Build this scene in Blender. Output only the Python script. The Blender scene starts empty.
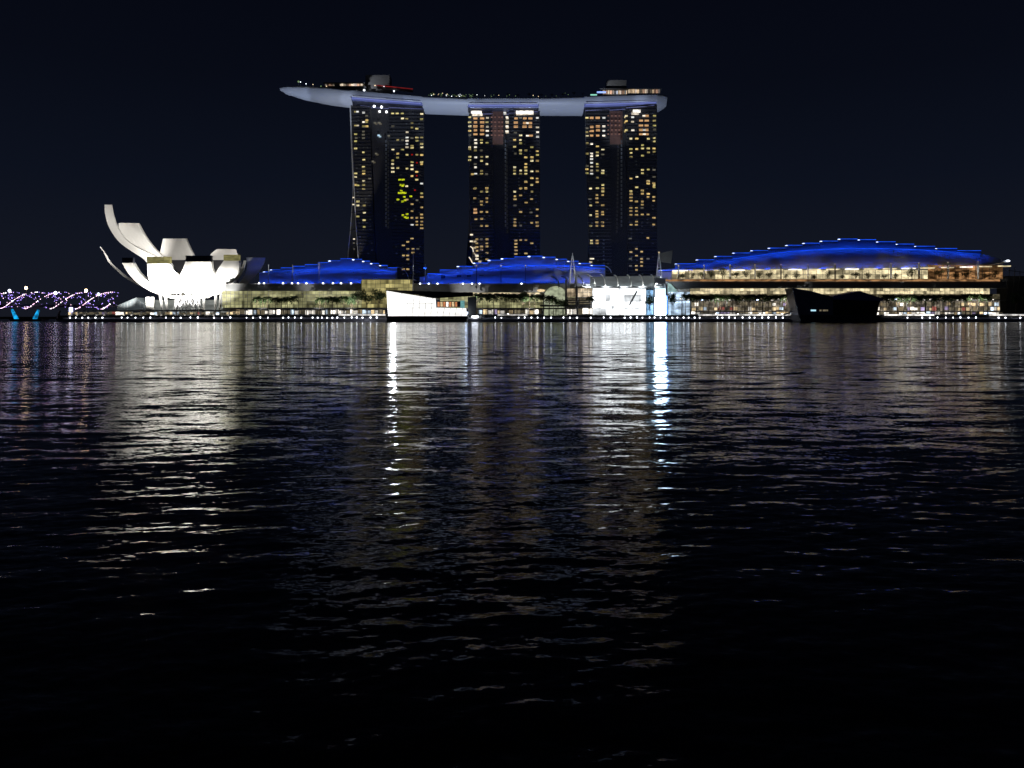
import bpy, math, random
import numpy as np
from mathutils import Vector
R = math.radians
rng = random.Random(7)
scene = bpy.context.scene
COL = scene.collection

# ------------------------------------------------------------------ camera
F, HOR, CAMZ = 800.0, 317.0, 3.5          # focal length in pixels, horizon row, eye height
cd = bpy.data.cameras.new('camera'); cam = bpy.data.objects.new('camera', cd); COL.objects.link(cam)
cd.sensor_width = 36; cd.lens = F/1024*36; cd.shift_y = -(384-HOR)/1024
cd.clip_start = .1; cd.clip_end = 20000
cam.location = (0, 0, CAMZ); cam.rotation_euler = (R(90), 0, 0)
scene.camera = cam

# ------------------------------------------------------------------ night sky (city glow near the horizon)
w = bpy.data.worlds.new('World'); scene.world = w; w.use_nodes = True
nt = w.node_tree; nt.nodes.clear()
out = nt.nodes.new('ShaderNodeOutputWorld'); bg = nt.nodes.new('ShaderNodeBackground')
tc = nt.nodes.new('ShaderNodeTexCoord'); sx = nt.nodes.new('ShaderNodeSeparateXYZ'); rp = nt.nodes.new('ShaderNodeValToRGB')
nt.links.new(tc.outputs['Generated'], sx.inputs[0])
no = nt.nodes.new('ShaderNodeTexNoise'); no.inputs['Scale'].default_value = 2.2; no.inputs['Detail'].default_value = 3
nt.links.new(tc.outputs['Generated'], no.inputs['Vector'])
ad = nt.nodes.new('ShaderNodeMath'); ad.operation = 'MULTIPLY_ADD'; ad.inputs[1].default_value = .05; ad.inputs[2].default_value = -.025
nt.links.new(no.outputs['Fac'], ad.inputs[0])
ad2 = nt.nodes.new('ShaderNodeMath'); ad2.operation = 'ADD'
nt.links.new(sx.outputs['Z'], ad2.inputs[0]); nt.links.new(ad.outputs[0], ad2.inputs[1])
nt.links.new(ad2.outputs[0], rp.inputs['Fac'])
e = rp.color_ramp.elements
e[0].position = 0; e[0].color = (.0088, .0104, .0170, 1)
e[1].position = 1; e[1].color = (.0008, .0012, .0030, 1)
for p, c in ((.07, (.0070, .0090, .0165, 1)), (.16, (.0042, .0062, .0135, 1)), (.28, (.0026, .0037, .0085, 1)), (.42, (.0016, .0024, .0060, 1))):
    q = e.new(p); q.color = c
nt.links.new(rp.outputs[0], bg.inputs[0]); bg.inputs[1].default_value = .9
nt.links.new(bg.outputs[0], out.inputs[0])
vs = scene.view_settings
vs.view_transform = 'Standard'; vs.look = 'None'; vs.exposure = 0; vs.gamma = 1; vs.use_curve_mapping = False
cy = scene.cycles
cy.max_bounces = 5; cy.diffuse_bounces = 2; cy.glossy_bounces = 3; cy.transmission_bounces = 2
cy.sample_clamp_indirect = 6; cy.sample_clamp_direct = 0; cy.use_denoising = True
cy.caustics_reflective = False; cy.caustics_refractive = False

# ------------------------------------------------------------------ helpers
def P(px, row, Y):
    return Vector(((px-512)*Y/F, Y, CAMZ+(HOR-row)*Y/F))

class MB:
    def __init__(s): s.v = []; s.f = []; s.mi = []
    def add(s, vs_, fs, m=0):
        b = len(s.v); s.v += [tuple(p) for p in vs_]
        s.f += [tuple(b+i for i in f) for f in fs]; s.mi += [m]*len(fs)
    def box(s, x0, x1, y0, y1, z0, z1, m=0):
        s.add([(x, y, z) for z in (z0, z1) for y in (y0, y1) for x in (x0, x1)],
              [(0, 2, 3, 1), (4, 5, 7, 6), (0, 1, 5, 4), (2, 6, 7, 3), (0, 4, 6, 2), (1, 3, 7, 5)], m)
    def pbox(s, px0, px1, r0, r1, Y, d, m=0):      # r0 upper row, r1 lower row, front at Y
        a = P(px0, r1, Y); b = P(px1, r0, Y)
        s.box(a.x, b.x, Y, Y+d, a.z, b.z, m)
    def bar(s, p, q, r, r2=None, n=6, m=0, cap=True):
        p = Vector(p); q = Vector(q); r2 = r if r2 is None else r2
        d = (q-p).normalized(); a = d.orthogonal().normalized(); b = d.cross(a)
        vs_ = [p+(a*math.cos(t)+b*math.sin(t))*r for t in [2*math.pi*i/n for i in range(n)]]
        vs_ += [q+(a*math.cos(t)+b*math.sin(t))*r2 for t in [2*math.pi*i/n for i in range(n)]]
        fs = [(i, (i+1) % n, n+(i+1) % n, n+i) for i in range(n)]
        if cap: fs += [tuple(range(n))[::-1], tuple(range(n, 2*n))]
        s.add(vs_, fs, m)
    def tube(s, pts, r, n=6, m=0):
        rs = r if isinstance(r, (list, tuple)) else [r]*len(pts)
        for i in range(len(pts)-1): s.bar(pts[i], pts[i+1], rs[i], rs[i+1], n, m, True)
    def ball(s, c, r, m=0, sc=(1, 1, 1), k=1):
        c = Vector(c); N = 6*k; M = 4*k; vs_ = [c+Vector((0, 0, r*sc[2]))]; fs = []
        for j in range(1, M):
            t = math.pi*j/M
            for i in range(N):
                a = 2*math.pi*i/N
                vs_.append(c+Vector((r*sc[0]*math.sin(t)*math.cos(a), r*sc[1]*math.sin(t)*math.sin(a), r*sc[2]*math.cos(t))))
        vs_.append(c-Vector((0, 0, r*sc[2]))); L = len(vs_)-1
        for i in range(N):
            fs.append((0, 1+i, 1+(i+1) % N)); fs.append((L, L-1-i, L-1-(i+1) % N))
        for j in range(M-2):
            for i in range(N):
                a = 1+j*N+i; b = 1+j*N+(i+1) % N; fs.append((a, a+N, b+N, b))
        s.add(vs_, fs, m)
    def loft(s, secs, m=0, closed=True, caps=True):
        n = len(secs[0]); vs_ = [p for sec in secs for p in sec]; fs = []
        for j in range(len(secs)-1):
            for i in range(n if closed else n-1):
                a = j*n+i; b = j*n+(i+1) % n
                fs.append((a, b, b+n, a+n))
        if caps and closed: fs += [tuple(range(n))[::-1], tuple(range((len(secs)-1)*n, len(secs)*n))]
        s.add(vs_, fs, m)
    def prism(s, poly, Y0, Y1, m=0):                # poly in world (x, z)
        n = len(poly)
        s.add([(x, Y0, z) for x, z in poly]+[(x, Y1, z) for x, z in poly],
              [tuple(range(n)), tuple(range(n, 2*n))[::-1]]+[(i, n+i, n+(i+1) % n, (i+1) % n) for i in range(n)], m)
    def build(s, name, mats, parent=None, smooth=False, origin=None):
        if not isinstance(mats, (list, tuple)): mats = [mats]
        o3 = Vector(origin) if origin is not None else Vector((0, 0, 0))
        if parent is not None: o3 = Vector(parent_world(parent))
        me = bpy.data.meshes.new(name)
        me.from_pydata([(p[0]-o3.x, p[1]-o3.y, p[2]-o3.z) for p in s.v], [], s.f)
        for m in mats: me.materials.append(m)
        me.polygons.foreach_set('material_index', s.mi)
        if smooth: me.polygons.foreach_set('use_smooth', [True]*len(s.f))
        me.update()
        o = bpy.data.objects.new(name, me); COL.objects.link(o)
        if parent is not None: o.parent = parent
        else: o.location = o3
        return o

def parent_world(p):
    l = Vector(p.location)
    while p.parent is not None: p = p.parent; l = l+Vector(p.location)
    return l
def tag(o, label=None, cat=None, group=None, kind=None):
    if label: o['label'] = label
    if cat: o['category'] = cat
    if group: o['group'] = group
    if kind: o['kind'] = kind
    return o
def thing(name, loc, label, cat, group=None):
    o = bpy.data.objects.new(name, None); COL.objects.link(o); o.location = loc
    o.empty_display_size = 1
    return tag(o, label, cat, group)
def dup(root, loc, label, group=None, scale=None, rz=None):
    r = root.copy(); COL.objects.link(r); r.location = loc; r['label'] = label
    if group: r['group'] = group
    if scale: r.scale = scale
    if rz is not None: r.rotation_euler = (0, 0, rz)
    for ch in list(root.children):
        c = ch.copy(); COL.objects.link(c); c.parent = r
        for g in ch.children:
            d = g.copy(); COL.objects.link(d); d.parent = c
    return r
ORD = ['first', 'second', 'third', 'fourth', 'fifth', 'sixth', 'seventh', 'eighth', 'ninth', 'tenth', 'eleventh', 'twelfth',
       'thirteenth', 'fourteenth', 'fifteenth', 'sixteenth', 'seventeenth', 'eighteenth', 'nineteenth', 'twentieth',
       'twenty-first', 'twenty-second', 'twenty-third', 'twenty-fourth', 'twenty-fifth', 'twenty-sixth', 'twenty-seventh', 'twenty-eighth']

# ------------------------------------------------------------------ materials
def mat(name, col, rough=.6, metal=0, var=.25, scale=.3, spec=.5):
    m = bpy.data.materials.new(name); m.use_nodes = True; n = m.node_tree
    b = n.nodes['Principled BSDF']; b.inputs['Roughness'].default_value = rough; b.inputs['Metallic'].default_value = metal
    b.inputs['Specular IOR Level'].default_value = spec
    t = n.nodes.new('ShaderNodeTexCoord'); z = n.nodes.new('ShaderNodeTexNoise'); z.inputs['Scale'].default_value = scale; z.inputs['Detail'].default_value = 5
    mx = n.nodes.new('ShaderNodeMix'); mx.data_type = 'RGBA'
    mx.inputs['A'].default_value = [c*(1-var) for c in col]+[1]; mx.inputs['B'].default_value = [min(1, c*(1+var)) for c in col]+[1]
    n.links.new(t.outputs['Object'], z.inputs['Vector']); n.links.new(z.outputs['Fac'], mx.inputs['Factor'])
    n.links.new(mx.outputs['Result'], b.inputs['Base Color'])
    return m
def emit(name, col, strength, var=0.0, scale=(.4, .4, .4), sample=True, col2=None, lo=.35, hi=.65, detail=2):
    m = bpy.data.materials.new(name); m.use_nodes = True; n = m.node_tree
    b = n.nodes['Principled BSDF']; b.inputs['Base Color'].default_value = (*[c*.2 for c in col], 1); b.inputs['Roughness'].default_value = .5
    b.inputs['Emission Strength'].default_value = strength; b.inputs['Emission Color'].default_value = (*col, 1)
    if var or col2:
        t = n.nodes.new('ShaderNodeTexCoord'); mp = n.nodes.new('ShaderNodeMapping'); mp.inputs['Scale'].default_value = scale
        z = n.nodes.new('ShaderNodeTexNoise'); z.inputs['Scale'].default_value = 1; z.inputs['Detail'].default_value = detail
        r = n.nodes.new('ShaderNodeMapRange'); r.inputs['From Min'].default_value = lo; r.inputs['From Max'].default_value = hi
        mx = n.nodes.new('ShaderNodeMix'); mx.data_type = 'RGBA'
        c2 = col2 or tuple(c*(1-var) for c in col)
        mx.inputs['A'].default_value = (*c2, 1); mx.inputs['B'].default_value = (*col, 1)
        n.links.new(t.outputs['Object'], mp.inputs['Vector']); n.links.new(mp.outputs[0], z.inputs['Vector'])
        n.links.new(z.outputs['Fac'], r.inputs['Value']); n.links.new(r.outputs[0], mx.inputs['Factor'])
        n.links.new(mx.outputs['Result'], b.inputs['Emission Color'])
    m.cycles.emission_sampling = 'AUTO' if sample else 'NONE'
    return m

M = dict(
    land=mat('land', (.05, .05, .05), .9), quay=mat('quay_stone', (.30, .30, .36), .8), deck=mat('boardwalk', (.16, .13, .11), .8),
    glass_dark=mat('dark_glass', (.66, .62, .56), .10, .9, .12, .1), concrete=mat('concrete', (.32, .32, .32), .8),
    grey=mat('grey_cladding', (.16, .165, .17), .6), dgrey=mat('dark_cladding', (.05, .055, .06), .6), white=mat('white_cladding', (.78, .77, .74), .5, 0, .04, .1),
    steel=mat('white_steel', (.7, .7, .72), .4, 0, .05), hull=mat('hull_cladding', (.55, .57, .62), .45, 0, .06, .08),
    roof=mat('roof_sheet', (.62, .64, .68), .5, 0, .18, .12), roofd=mat('roof_opening', (.03, .03, .04), .7),
    bark=mat('bark', (.12, .09, .06), .9), palm=mat('palm_leaf', (.06, .10, .035), .6, 0, .4, 1.5), leaf=mat('leaf', (.045, .08, .03), .7, 0, .5, 1.2),
    leaf_l=mat('terrace_leaf', (.08, .11, .04), .7, 0, .4, 1.2), black=mat('black_metal', (.015, .015, .018), .5), dpanel=mat('dark_panel', (.12, .13, .18), .3, .8),
    brown=mat('brown_screen', (.14, .07, .045), .7),
    lamp=emit('lamp_white', (.85, .9, 1), 7), lamp_warm=emit('lamp_warm', (1, .72, .38), 14), lampb=emit('lamp_blue_white', (.55, .7, 1), 9),
)

# ------------------------------------------------------------------ water
def make_water():
    g = np.random.default_rng(3)
    ys = [-40, -20, -8, -2, 1, 3]
    y = 4.0
    while y < 575:
        ys.append(y); y += min(max(.035, y*y/2800*.62), 2.6)
    ys += list(np.linspace(580, 900, 30))+[1200, 2000, 4000, 9000]
    ys = np.array(ys)
    sx_ = np.linspace(-1, 1, 800); sx_ = np.concatenate(([-40, -8, -3, -1.5], sx_, [1.5, 3, 8, 40]))
    Yg = ys[:, None]*np.ones_like(sx_)[None, :]
    W = np.maximum(ys, 3)*.80+14
    Xg = W[:, None]*sx_[None, :]
    dy = np.gradient(ys)[:, None]; dx = (W*2/800)[:, None]
    Z = np.zeros_like(Xg); lost = np.zeros_like(Xg)
    n = 120
    lam = .11*np.exp(g.random(n)*math.log(3.4/.11)); lam.sort()
    th = g.normal(0, .46, n)-.18
    th[lam > 2.5] = g.normal(-.3, .3, (lam > 2.5).sum())
    # slope variance per wave
    sv = np.exp(-((np.log(lam)-math.log(.42))**2)/(2*.80**2)); TOT = .052
    sl = TOT*np.sqrt(2*sv/sv.sum())
    gust = np.zeros_like(Xg)
    for _ in range(7):
        k = g.uniform(.02, .11); a = g.uniform(0, math.pi); gust += np.sin(k*(Xg*math.cos(a)*.6+Yg*math.sin(a))+g.uniform(0, 6))
    gust = np.clip(1+.09*gust, .6, 1.4)
    for i in range(n):
        k = 2*math.pi/lam[i]; kx = k*math.sin(th[i]); ky = k*math.cos(th[i])
        # resolution fade
        res = np.maximum(abs(kx)*dx, abs(ky)*dy)/(2*math.pi)   # cycles per cell
        f = np.clip((.30-res)/.12, 0, 1)
        ph = g.uniform(0, 6.283)
        wob = .9*np.sin(Xg*k*.13+i)+.7*np.sin(Yg*k*.11+i*2.1)
        Z += f*sl[i]/k*np.sin(kx*Xg+ky*Yg+ph+wob)
        lost += (1-f*f)*sl[i]**2/2
    Z *= gust
    fade = np.clip((575-Yg)/5, 0, 1); Z *= fade
    amt = np.sqrt(lost)*gust
    # sharpen crests a little
    nr, nc = Xg.shape
    co = np.stack([Xg, Yg, Z], -1).reshape(-1, 3).astype(np.float32)
    idx = np.arange(nr*nc).reshape(nr, nc)
    q = np.stack([idx[:-1, :-1], idx[:-1, 1:], idx[1:, 1:], idx[1:, :-1]], -1).reshape(-1, 4)
    me = bpy.data.meshes.new('water')
    me.vertices.add(len(co)); me.vertices.foreach_set('co', co.ravel())
    me.loops.add(q.size); me.loops.foreach_set('vertex_index', q.ravel().astype(np.int32))
    me.polygons.add(len(q)); me.polygons.foreach_set('loop_start', np.arange(0, q.size, 4, dtype=np.int32))
    me.polygons.foreach_set('loop_total', np.full(len(q), 4, dtype=np.int32))
    me.polygons.foreach_set('use_smooth', np.ones(len(q), dtype=bool))
    me.update(); me.validate()
    at = me.attributes.new('ripple', 'FLOAT', 'POINT'); at.data.foreach_set('value', amt.ravel().astype(np.float32))
    o = bpy.data.objects.new('water', me); COL.objects.link(o); tag(o, kind='structure')
    m = bpy.data.materials.new('water'); m.use_nodes = True; t = m.node_tree
    b = t.nodes['Principled BSDF']; b.inputs['Base Color'].default_value = (.0012, .0018, .0028, 1)
    b.inputs['Roughness'].default_value = .085; b.inputs['IOR'].default_value = 1.33
    geo = t.nodes.new('ShaderNodeNewGeometry'); atn = t.nodes.new('ShaderNodeAttribute'); atn.attribute_name = 'ripple'
    def noise(sc, off, det):
        mp = t.nodes.new('ShaderNodeMapping'); mp.inputs['Scale'].default_value = sc; mp.inputs['Location'].default_value = (off, off*.7, 0)
        mp.inputs['Rotation'].default_value = (0, 0, .2)
        nz = t.nodes.new('ShaderNodeTexNoise'); nz.inputs['Scale'].default_value = 1; nz.inputs['Detail'].default_value = det; nz.inputs['Roughness'].default_value = .55
        t.links.new(geo.outputs['Position'], mp.inputs['Vector']); t.links.new(mp.outputs[0], nz.inputs['Vector'])
        s = t.nodes.new('ShaderNodeVectorMath'); s.operation = 'SUBTRACT'; s.inputs[1].default_value = (.5, .5, .5)
        t.links.new(nz.outputs['Color'], s.inputs[0]); return s
    big = noise((.55, 1.3, 1), 3, 3); small = noise((6, 14, 1), 11, 4)
    # big ripples scaled by attribute
    k1 = t.nodes.new('ShaderNodeMath'); k1.operation = 'MULTIPLY'; k1.inputs[1].default_value = 8.5
    t.links.new(atn.outputs['Fac'], k1.inputs[0])
    v1 = t.nodes.new('ShaderNodeVectorMath'); v1.operation = 'SCALE'; t.links.new(big.outputs[0], v1.inputs[0]); t.links.new(k1.outputs[0], v1.inputs['Scale'])
    v2 = t.nodes.new('ShaderNodeVectorMath'); v2.operation = 'SCALE'; v2.inputs['Scale'].default_value = .31; t.links.new(small.outputs[0], v2.inputs[0])
    a1 = t.nodes.new('ShaderNodeVectorMath'); a1.operation = 'ADD'; swell = noise((.17, .62, 1), 23, 2)
    k3 = t.nodes.new('ShaderNodeMath'); k3.operation = 'MULTIPLY'; k3.inputs[1].default_value = 4.5; t.links.new(atn.outputs['Fac'], k3.inputs[0])
    v3 = t.nodes.new('ShaderNodeVectorMath'); v3.operation = 'SCALE'; t.links.new(swell.outputs[0], v3.inputs[0]); t.links.new(k3.outputs[0], v3.inputs['Scale'])
    a0 = t.nodes.new('ShaderNodeVectorMath'); a0.operation = 'ADD'; t.links.new(v1.outputs[0], a0.inputs[0]); t.links.new(v3.outputs[0], a0.inputs[1])
    t.links.new(a0.outputs[0], a1.inputs[0]); t.links.new(v2.outputs[0], a1.inputs[1])
    ml = t.nodes.new('ShaderNodeVectorMath'); ml.operation = 'MULTIPLY'; ml.inputs[1].default_value = (.48, 1, 0); t.links.new(a1.outputs[0], ml.inputs[0])
    a2 = t.nodes.new('ShaderNodeVectorMath'); a2.operation = 'ADD'; t.links.new(ml.outputs[0], a2.inputs[0]); t.links.new(geo.outputs['Normal'], a2.inputs[1])
    nm = t.nodes.new('ShaderNodeVectorMath'); nm.operation = 'NORMALIZE'; t.links.new(a2.outputs[0], nm.inputs[0])
    t.links.new(nm.outputs[0], b.inputs['Normal'])
    me.materials.append(m)
make_water()

# ------------------------------------------------------------------ land and quay
def structure(name, mb, m, smooth=False): return tag(mb.build(name, m, smooth=smooth), kind='structure')
g_ = MB()
xl = P(62, 0, 575).x
g_.box(xl, 3000, 570, 2600, -3, 4.6)
structure('ground', g_, M['land'])
g_ = MB(); g_.box(-3000, xl-90, 1400, 2600, -3, 4); structure('land', g_, M['land'])
g_ = MB()
q0 = P(58, 0, 560).x
g_.box(q0, 900, 560, 566, -3, 2.0); g_.box(q0, 900, 566, 569.99, -3, 3.1)
structure('quay', g_, M['quay'])
g_ = MB(); g_.box(q0, 900, 569.5, 604, 4.604, 4.62); structure('promenade', g_, M['deck'])

# ------------------------------------------------------------------ hotel towers
UP = lambda L: [(a, 95+b/7.68, c) for a, b, c in L]
def col(x, ys, c='y', base=95): return [(x, base+y/7.68, c) for y in ys]
def u(x, ys, c='y'): return col(x, ys, c, 95)
def l(x, ys, c='y'): return col(x, ys, c, 180)
WIN1 = (u(120, [128, 235, 300, 355, 410, 603, 630, 690])+u(135, [128, 235], 'w')+u(125, [330], 'd')+u(182, [135, 208], 'w')+u(182, [240, 497, 583, 605, 660, 690, 720])
 + u(205, [208, 240, 192])+u(205, [160], 'd')+u(180, [280, 305, 330], 'd')+u(180, [440, 552])+u(268, [213], 'd')+u(300, [213], 'd')+u(298, [310], 'b')+u(373, [313], 'd')
 + u(405, [240], 'd')+u(278, [450], 'd')+u(252, [510], 'd')+u(228, [640], 'd')+u(405, [140, 420, 503, 530, 560, 590])+u(440, [140])+u(443, [345, 450, 480, 560])
 + u(479, [140, 180, 420])+u(479, [345], 'd')+u(513, [183])+u(515, [285, 325, 350, 375, 400], 'w')+u(515, [458, 565])+u(553, [215, 250, 390, 405, 515, 540, 570, 622])
 + u(553, [330], 'd')+u(553, [458], 'r')+u(590, [258, 325, 350, 458, 590, 650])+u(590, [520, 620], 'r')+u(575, [730], 'r')+u(627, [145, 185, 325, 375, 400, 460, 515, 530, 755])
 + u(627, [680], 'w')+u(460, [650], 'g')+u(485, [650, 690, 750], 'g')+u(470, [690, 735], 'g')+u(512, [700])+u(500, [752], 'g')+u(455, [752], 'g')
 + l(137, [40, 165, 195, 280])+l(186, [40, 70, 195, 250, 308, 360])+l(470, [100], 'g')+l(492, [100, 130], 'g')+l(445, [150], 'g')+l(480, [45, 165], 'g')
 + l(500, [155], 'g')+l(515, [45, 150])+l(545, [125], 'g')+l(482, [270], 'g')+l(500, [285], 'g')+l(515, [290, 262], 'g')+l(553, [185, 240, 290, 450])+l(555, [345], 'w')
 + l(560, [530, 558])+l(520, [475, 530, 580, 610, 685])+l(487, [503, 580, 685])+l(590, [290, 320, 345])+l(590, [155], 'd')+l(597, [530], 'd')
 + l(627, [105, 130, 210, 265, 290, 320, 345, 370]))
WIN2 = (u(75, [170, 210, 240, 275, 400, 415, 475, 500])+u(75, [308], 'd')+u(95, [608])+u(118, [180, 210, 240, 270, 300], 'o')+u(120, [345, 370, 400, 478, 555, 605], 'w')
 + u(118, [425, 715])+u(118, [530], 'd')+u(170, [180, 210, 240, 270, 300], 'o')+u(165, [345, 368, 475, 505, 582, 605, 742])+u(165, [425], 'd')+u(210, [175, 275, 310, 243], 'w')
 + u(207, [210, 368, 475, 530, 715, 742])+u(205, [608], 'd')+u(345, [135], 'w')+u(362, [170, 205, 240, 278], 'w')+u(430, [180, 212, 243], 'o')+u(425, [290, 450], 'd')
 + u(420, [345, 398, 555, 580, 605, 742])+u(465, [310, 345, 370, 425, 450, 580, 605, 715])+u(465, [175], 'd')+u(497, [180, 215, 243], 'o')+u(505, [425, 478, 530, 555, 580, 605, 665, 715])
 + u(540, [180, 215, 243], 'o')+u(520, [215, 313], 'w')+u(545, [313], 'o')+u(552, [400, 478, 505, 585, 638, 690, 742])+u(595, [175, 248, 285, 320], 'w')+u(593, [430, 460, 505, 585, 640, 665])
 + [(x, 95+y/7.68, 'p') for x in (243, 270, 300, 325) for y in (170, 208, 240, 275, 308)]
 + l(113, [65, 140])+l(118, [225, 250], 'o')+l(122, [300])+l(130, [455, 485, 515, 543])+l(165, [90, 165, 190, 245, 298, 352, 510, 535])+l(165, [455], 'd')
 + l(207, [65, 90, 140, 168, 245, 352, 455, 485, 510, 560, 610])+l(422, [90, 125, 148, 300, 325, 350])+l(422, [195], 'd')+l(430, [465, 490, 515, 540, 567])
 + l(465, [65, 117, 245, 460])+l(465, [350], 'd')+l(507, [15, 65, 172, 460, 563])+l(545, [248], 'd')+l(550, [40, 90, 145, 328, 485])+l(593, [15, 225, 275, 325, 352])+l(130, [580, 608], 'w'))
WIN3 = (u(77, [175, 285, 315, 370, 450, 570, 600])+u(77, [255, 545], 'd')+u(113, [175, 245, 275, 312], 'o')+u(113, [375, 450, 470, 492, 520, 550, 580, 605], 'w')+u(102, [715])
 + u(160, [175, 240, 270, 312], 'o')+u(156, [395, 440, 465, 530, 552, 580, 635, 715])+u(207, [175, 240, 275, 312], 'w')+u(198, [420, 580, 600, 690, 715, 740])+u(198, [455], 'd')
 + u(380, [160, 200, 270])+u(415, [335, 415, 445, 475, 640, 740])+u(428, [170, 205, 270], 'w')+u(460, [335, 415, 630, 710])+u(492, [195, 235, 268, 300], 'o')
 + u(503, [385, 410, 465, 575, 600, 740])+u(535, [160, 195, 235, 268, 300], 'o')+u(515, [160, 268, 300], 'w')+u(548, [335, 410, 440, 572, 660, 680, 760])+u(595, [160, 197, 235])
 + u(595, [265], 'd')+u(592, [330, 355, 410, 435, 690, 710])+u(592, [575, 630], 'd')+[(x, 95+y/7.68, 'p') for x in (240, 268, 298, 325) for y in (160, 197, 232, 268, 300)]
 + l(105, [65, 195, 270, 352])+l(100, [145], 'd')+l(112, [465, 485])+l(153, [115, 140, 170, 240, 260, 280, 325, 352, 465, 485])+l(197, [40, 65, 90, 115, 193, 245, 265, 325, 352])
 + l(205, [460, 490, 520, 550, 580, 610, 640], 'q')+l(415, [85, 110, 135, 160, 215, 240, 268, 345, 553])+l(410, [450, 605, 660], 'd')+l(457, [55, 165, 215, 240, 268, 320, 345, 530, 582, 660, 690])
 + l(502, [80, 105, 165, 190, 265])+l(500, [215], 'd')+l(497, [550, 605, 630, 660])+l(545, [10, 25, 105, 130, 265, 445])+l(545, [605], 'd')+l(590, [25, 50, 130, 160, 290, 342]))
WM = dict(y=emit('window_yellow', (1, .68, .26), .62, .55, (.5, .5, .7), False), w=emit('window_white', (1, .86, .62), 1.1, .3, (.5, .5, .7), False),
          o=emit('window_amber', (1, .55, .24), .75, .4, (.9, .9, 1.4), False), d=emit('window_dim', (.6, .55, .4), .22, .4, (.4, .4, .4), False),
          r=emit('window_red', (.9, .02, .01), .5, .5, (.5, .5, .5), False), g=emit('lime_reflection', (.85, .95, .02), 1.0, .8, (1.1, 1, 1.6), False),  # lime entry: facade reflections of the screen, painted as glowing panes
          b=emit('window_blue', (.55, .8, 1), 1.0, .2, (.4, .4, .4), False), p=emit('window_rose', (1, .5, .38), .20, .5, (1.1, 1, 1.1), False),
          q=emit('window_faint', (.5, .55, .6), .03, .3, (.4, .4, .4), False))
WV = dict(y=[emit('window_yellow', c_, s_, .6, (.6, .6, .9), False) for c_, s_ in (((1, .80, .30), .4), ((1, .83, .34), .95), ((1, .70, .24), 1.15), ((1, .86, .5), 1.3), ((.95, .82, .28), .6))],
          w=[emit('window_white', c_, s_, .4, (.6, .6, .9), False) for c_, s_ in (((1, .86, .62), .7), ((1, .9, .75), 1.5), ((.95, .95, .9), 1.0))])
def lerp_poly(pts, r):
    if r <= pts[0][1]: return pts[0][0]
    for (a, ra), (b, rb) in zip(pts, pts[1:]):
        if r <= rb: return a+(b-a)*(r-ra)/(rb-ra)
    return pts[-1][0]
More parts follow.
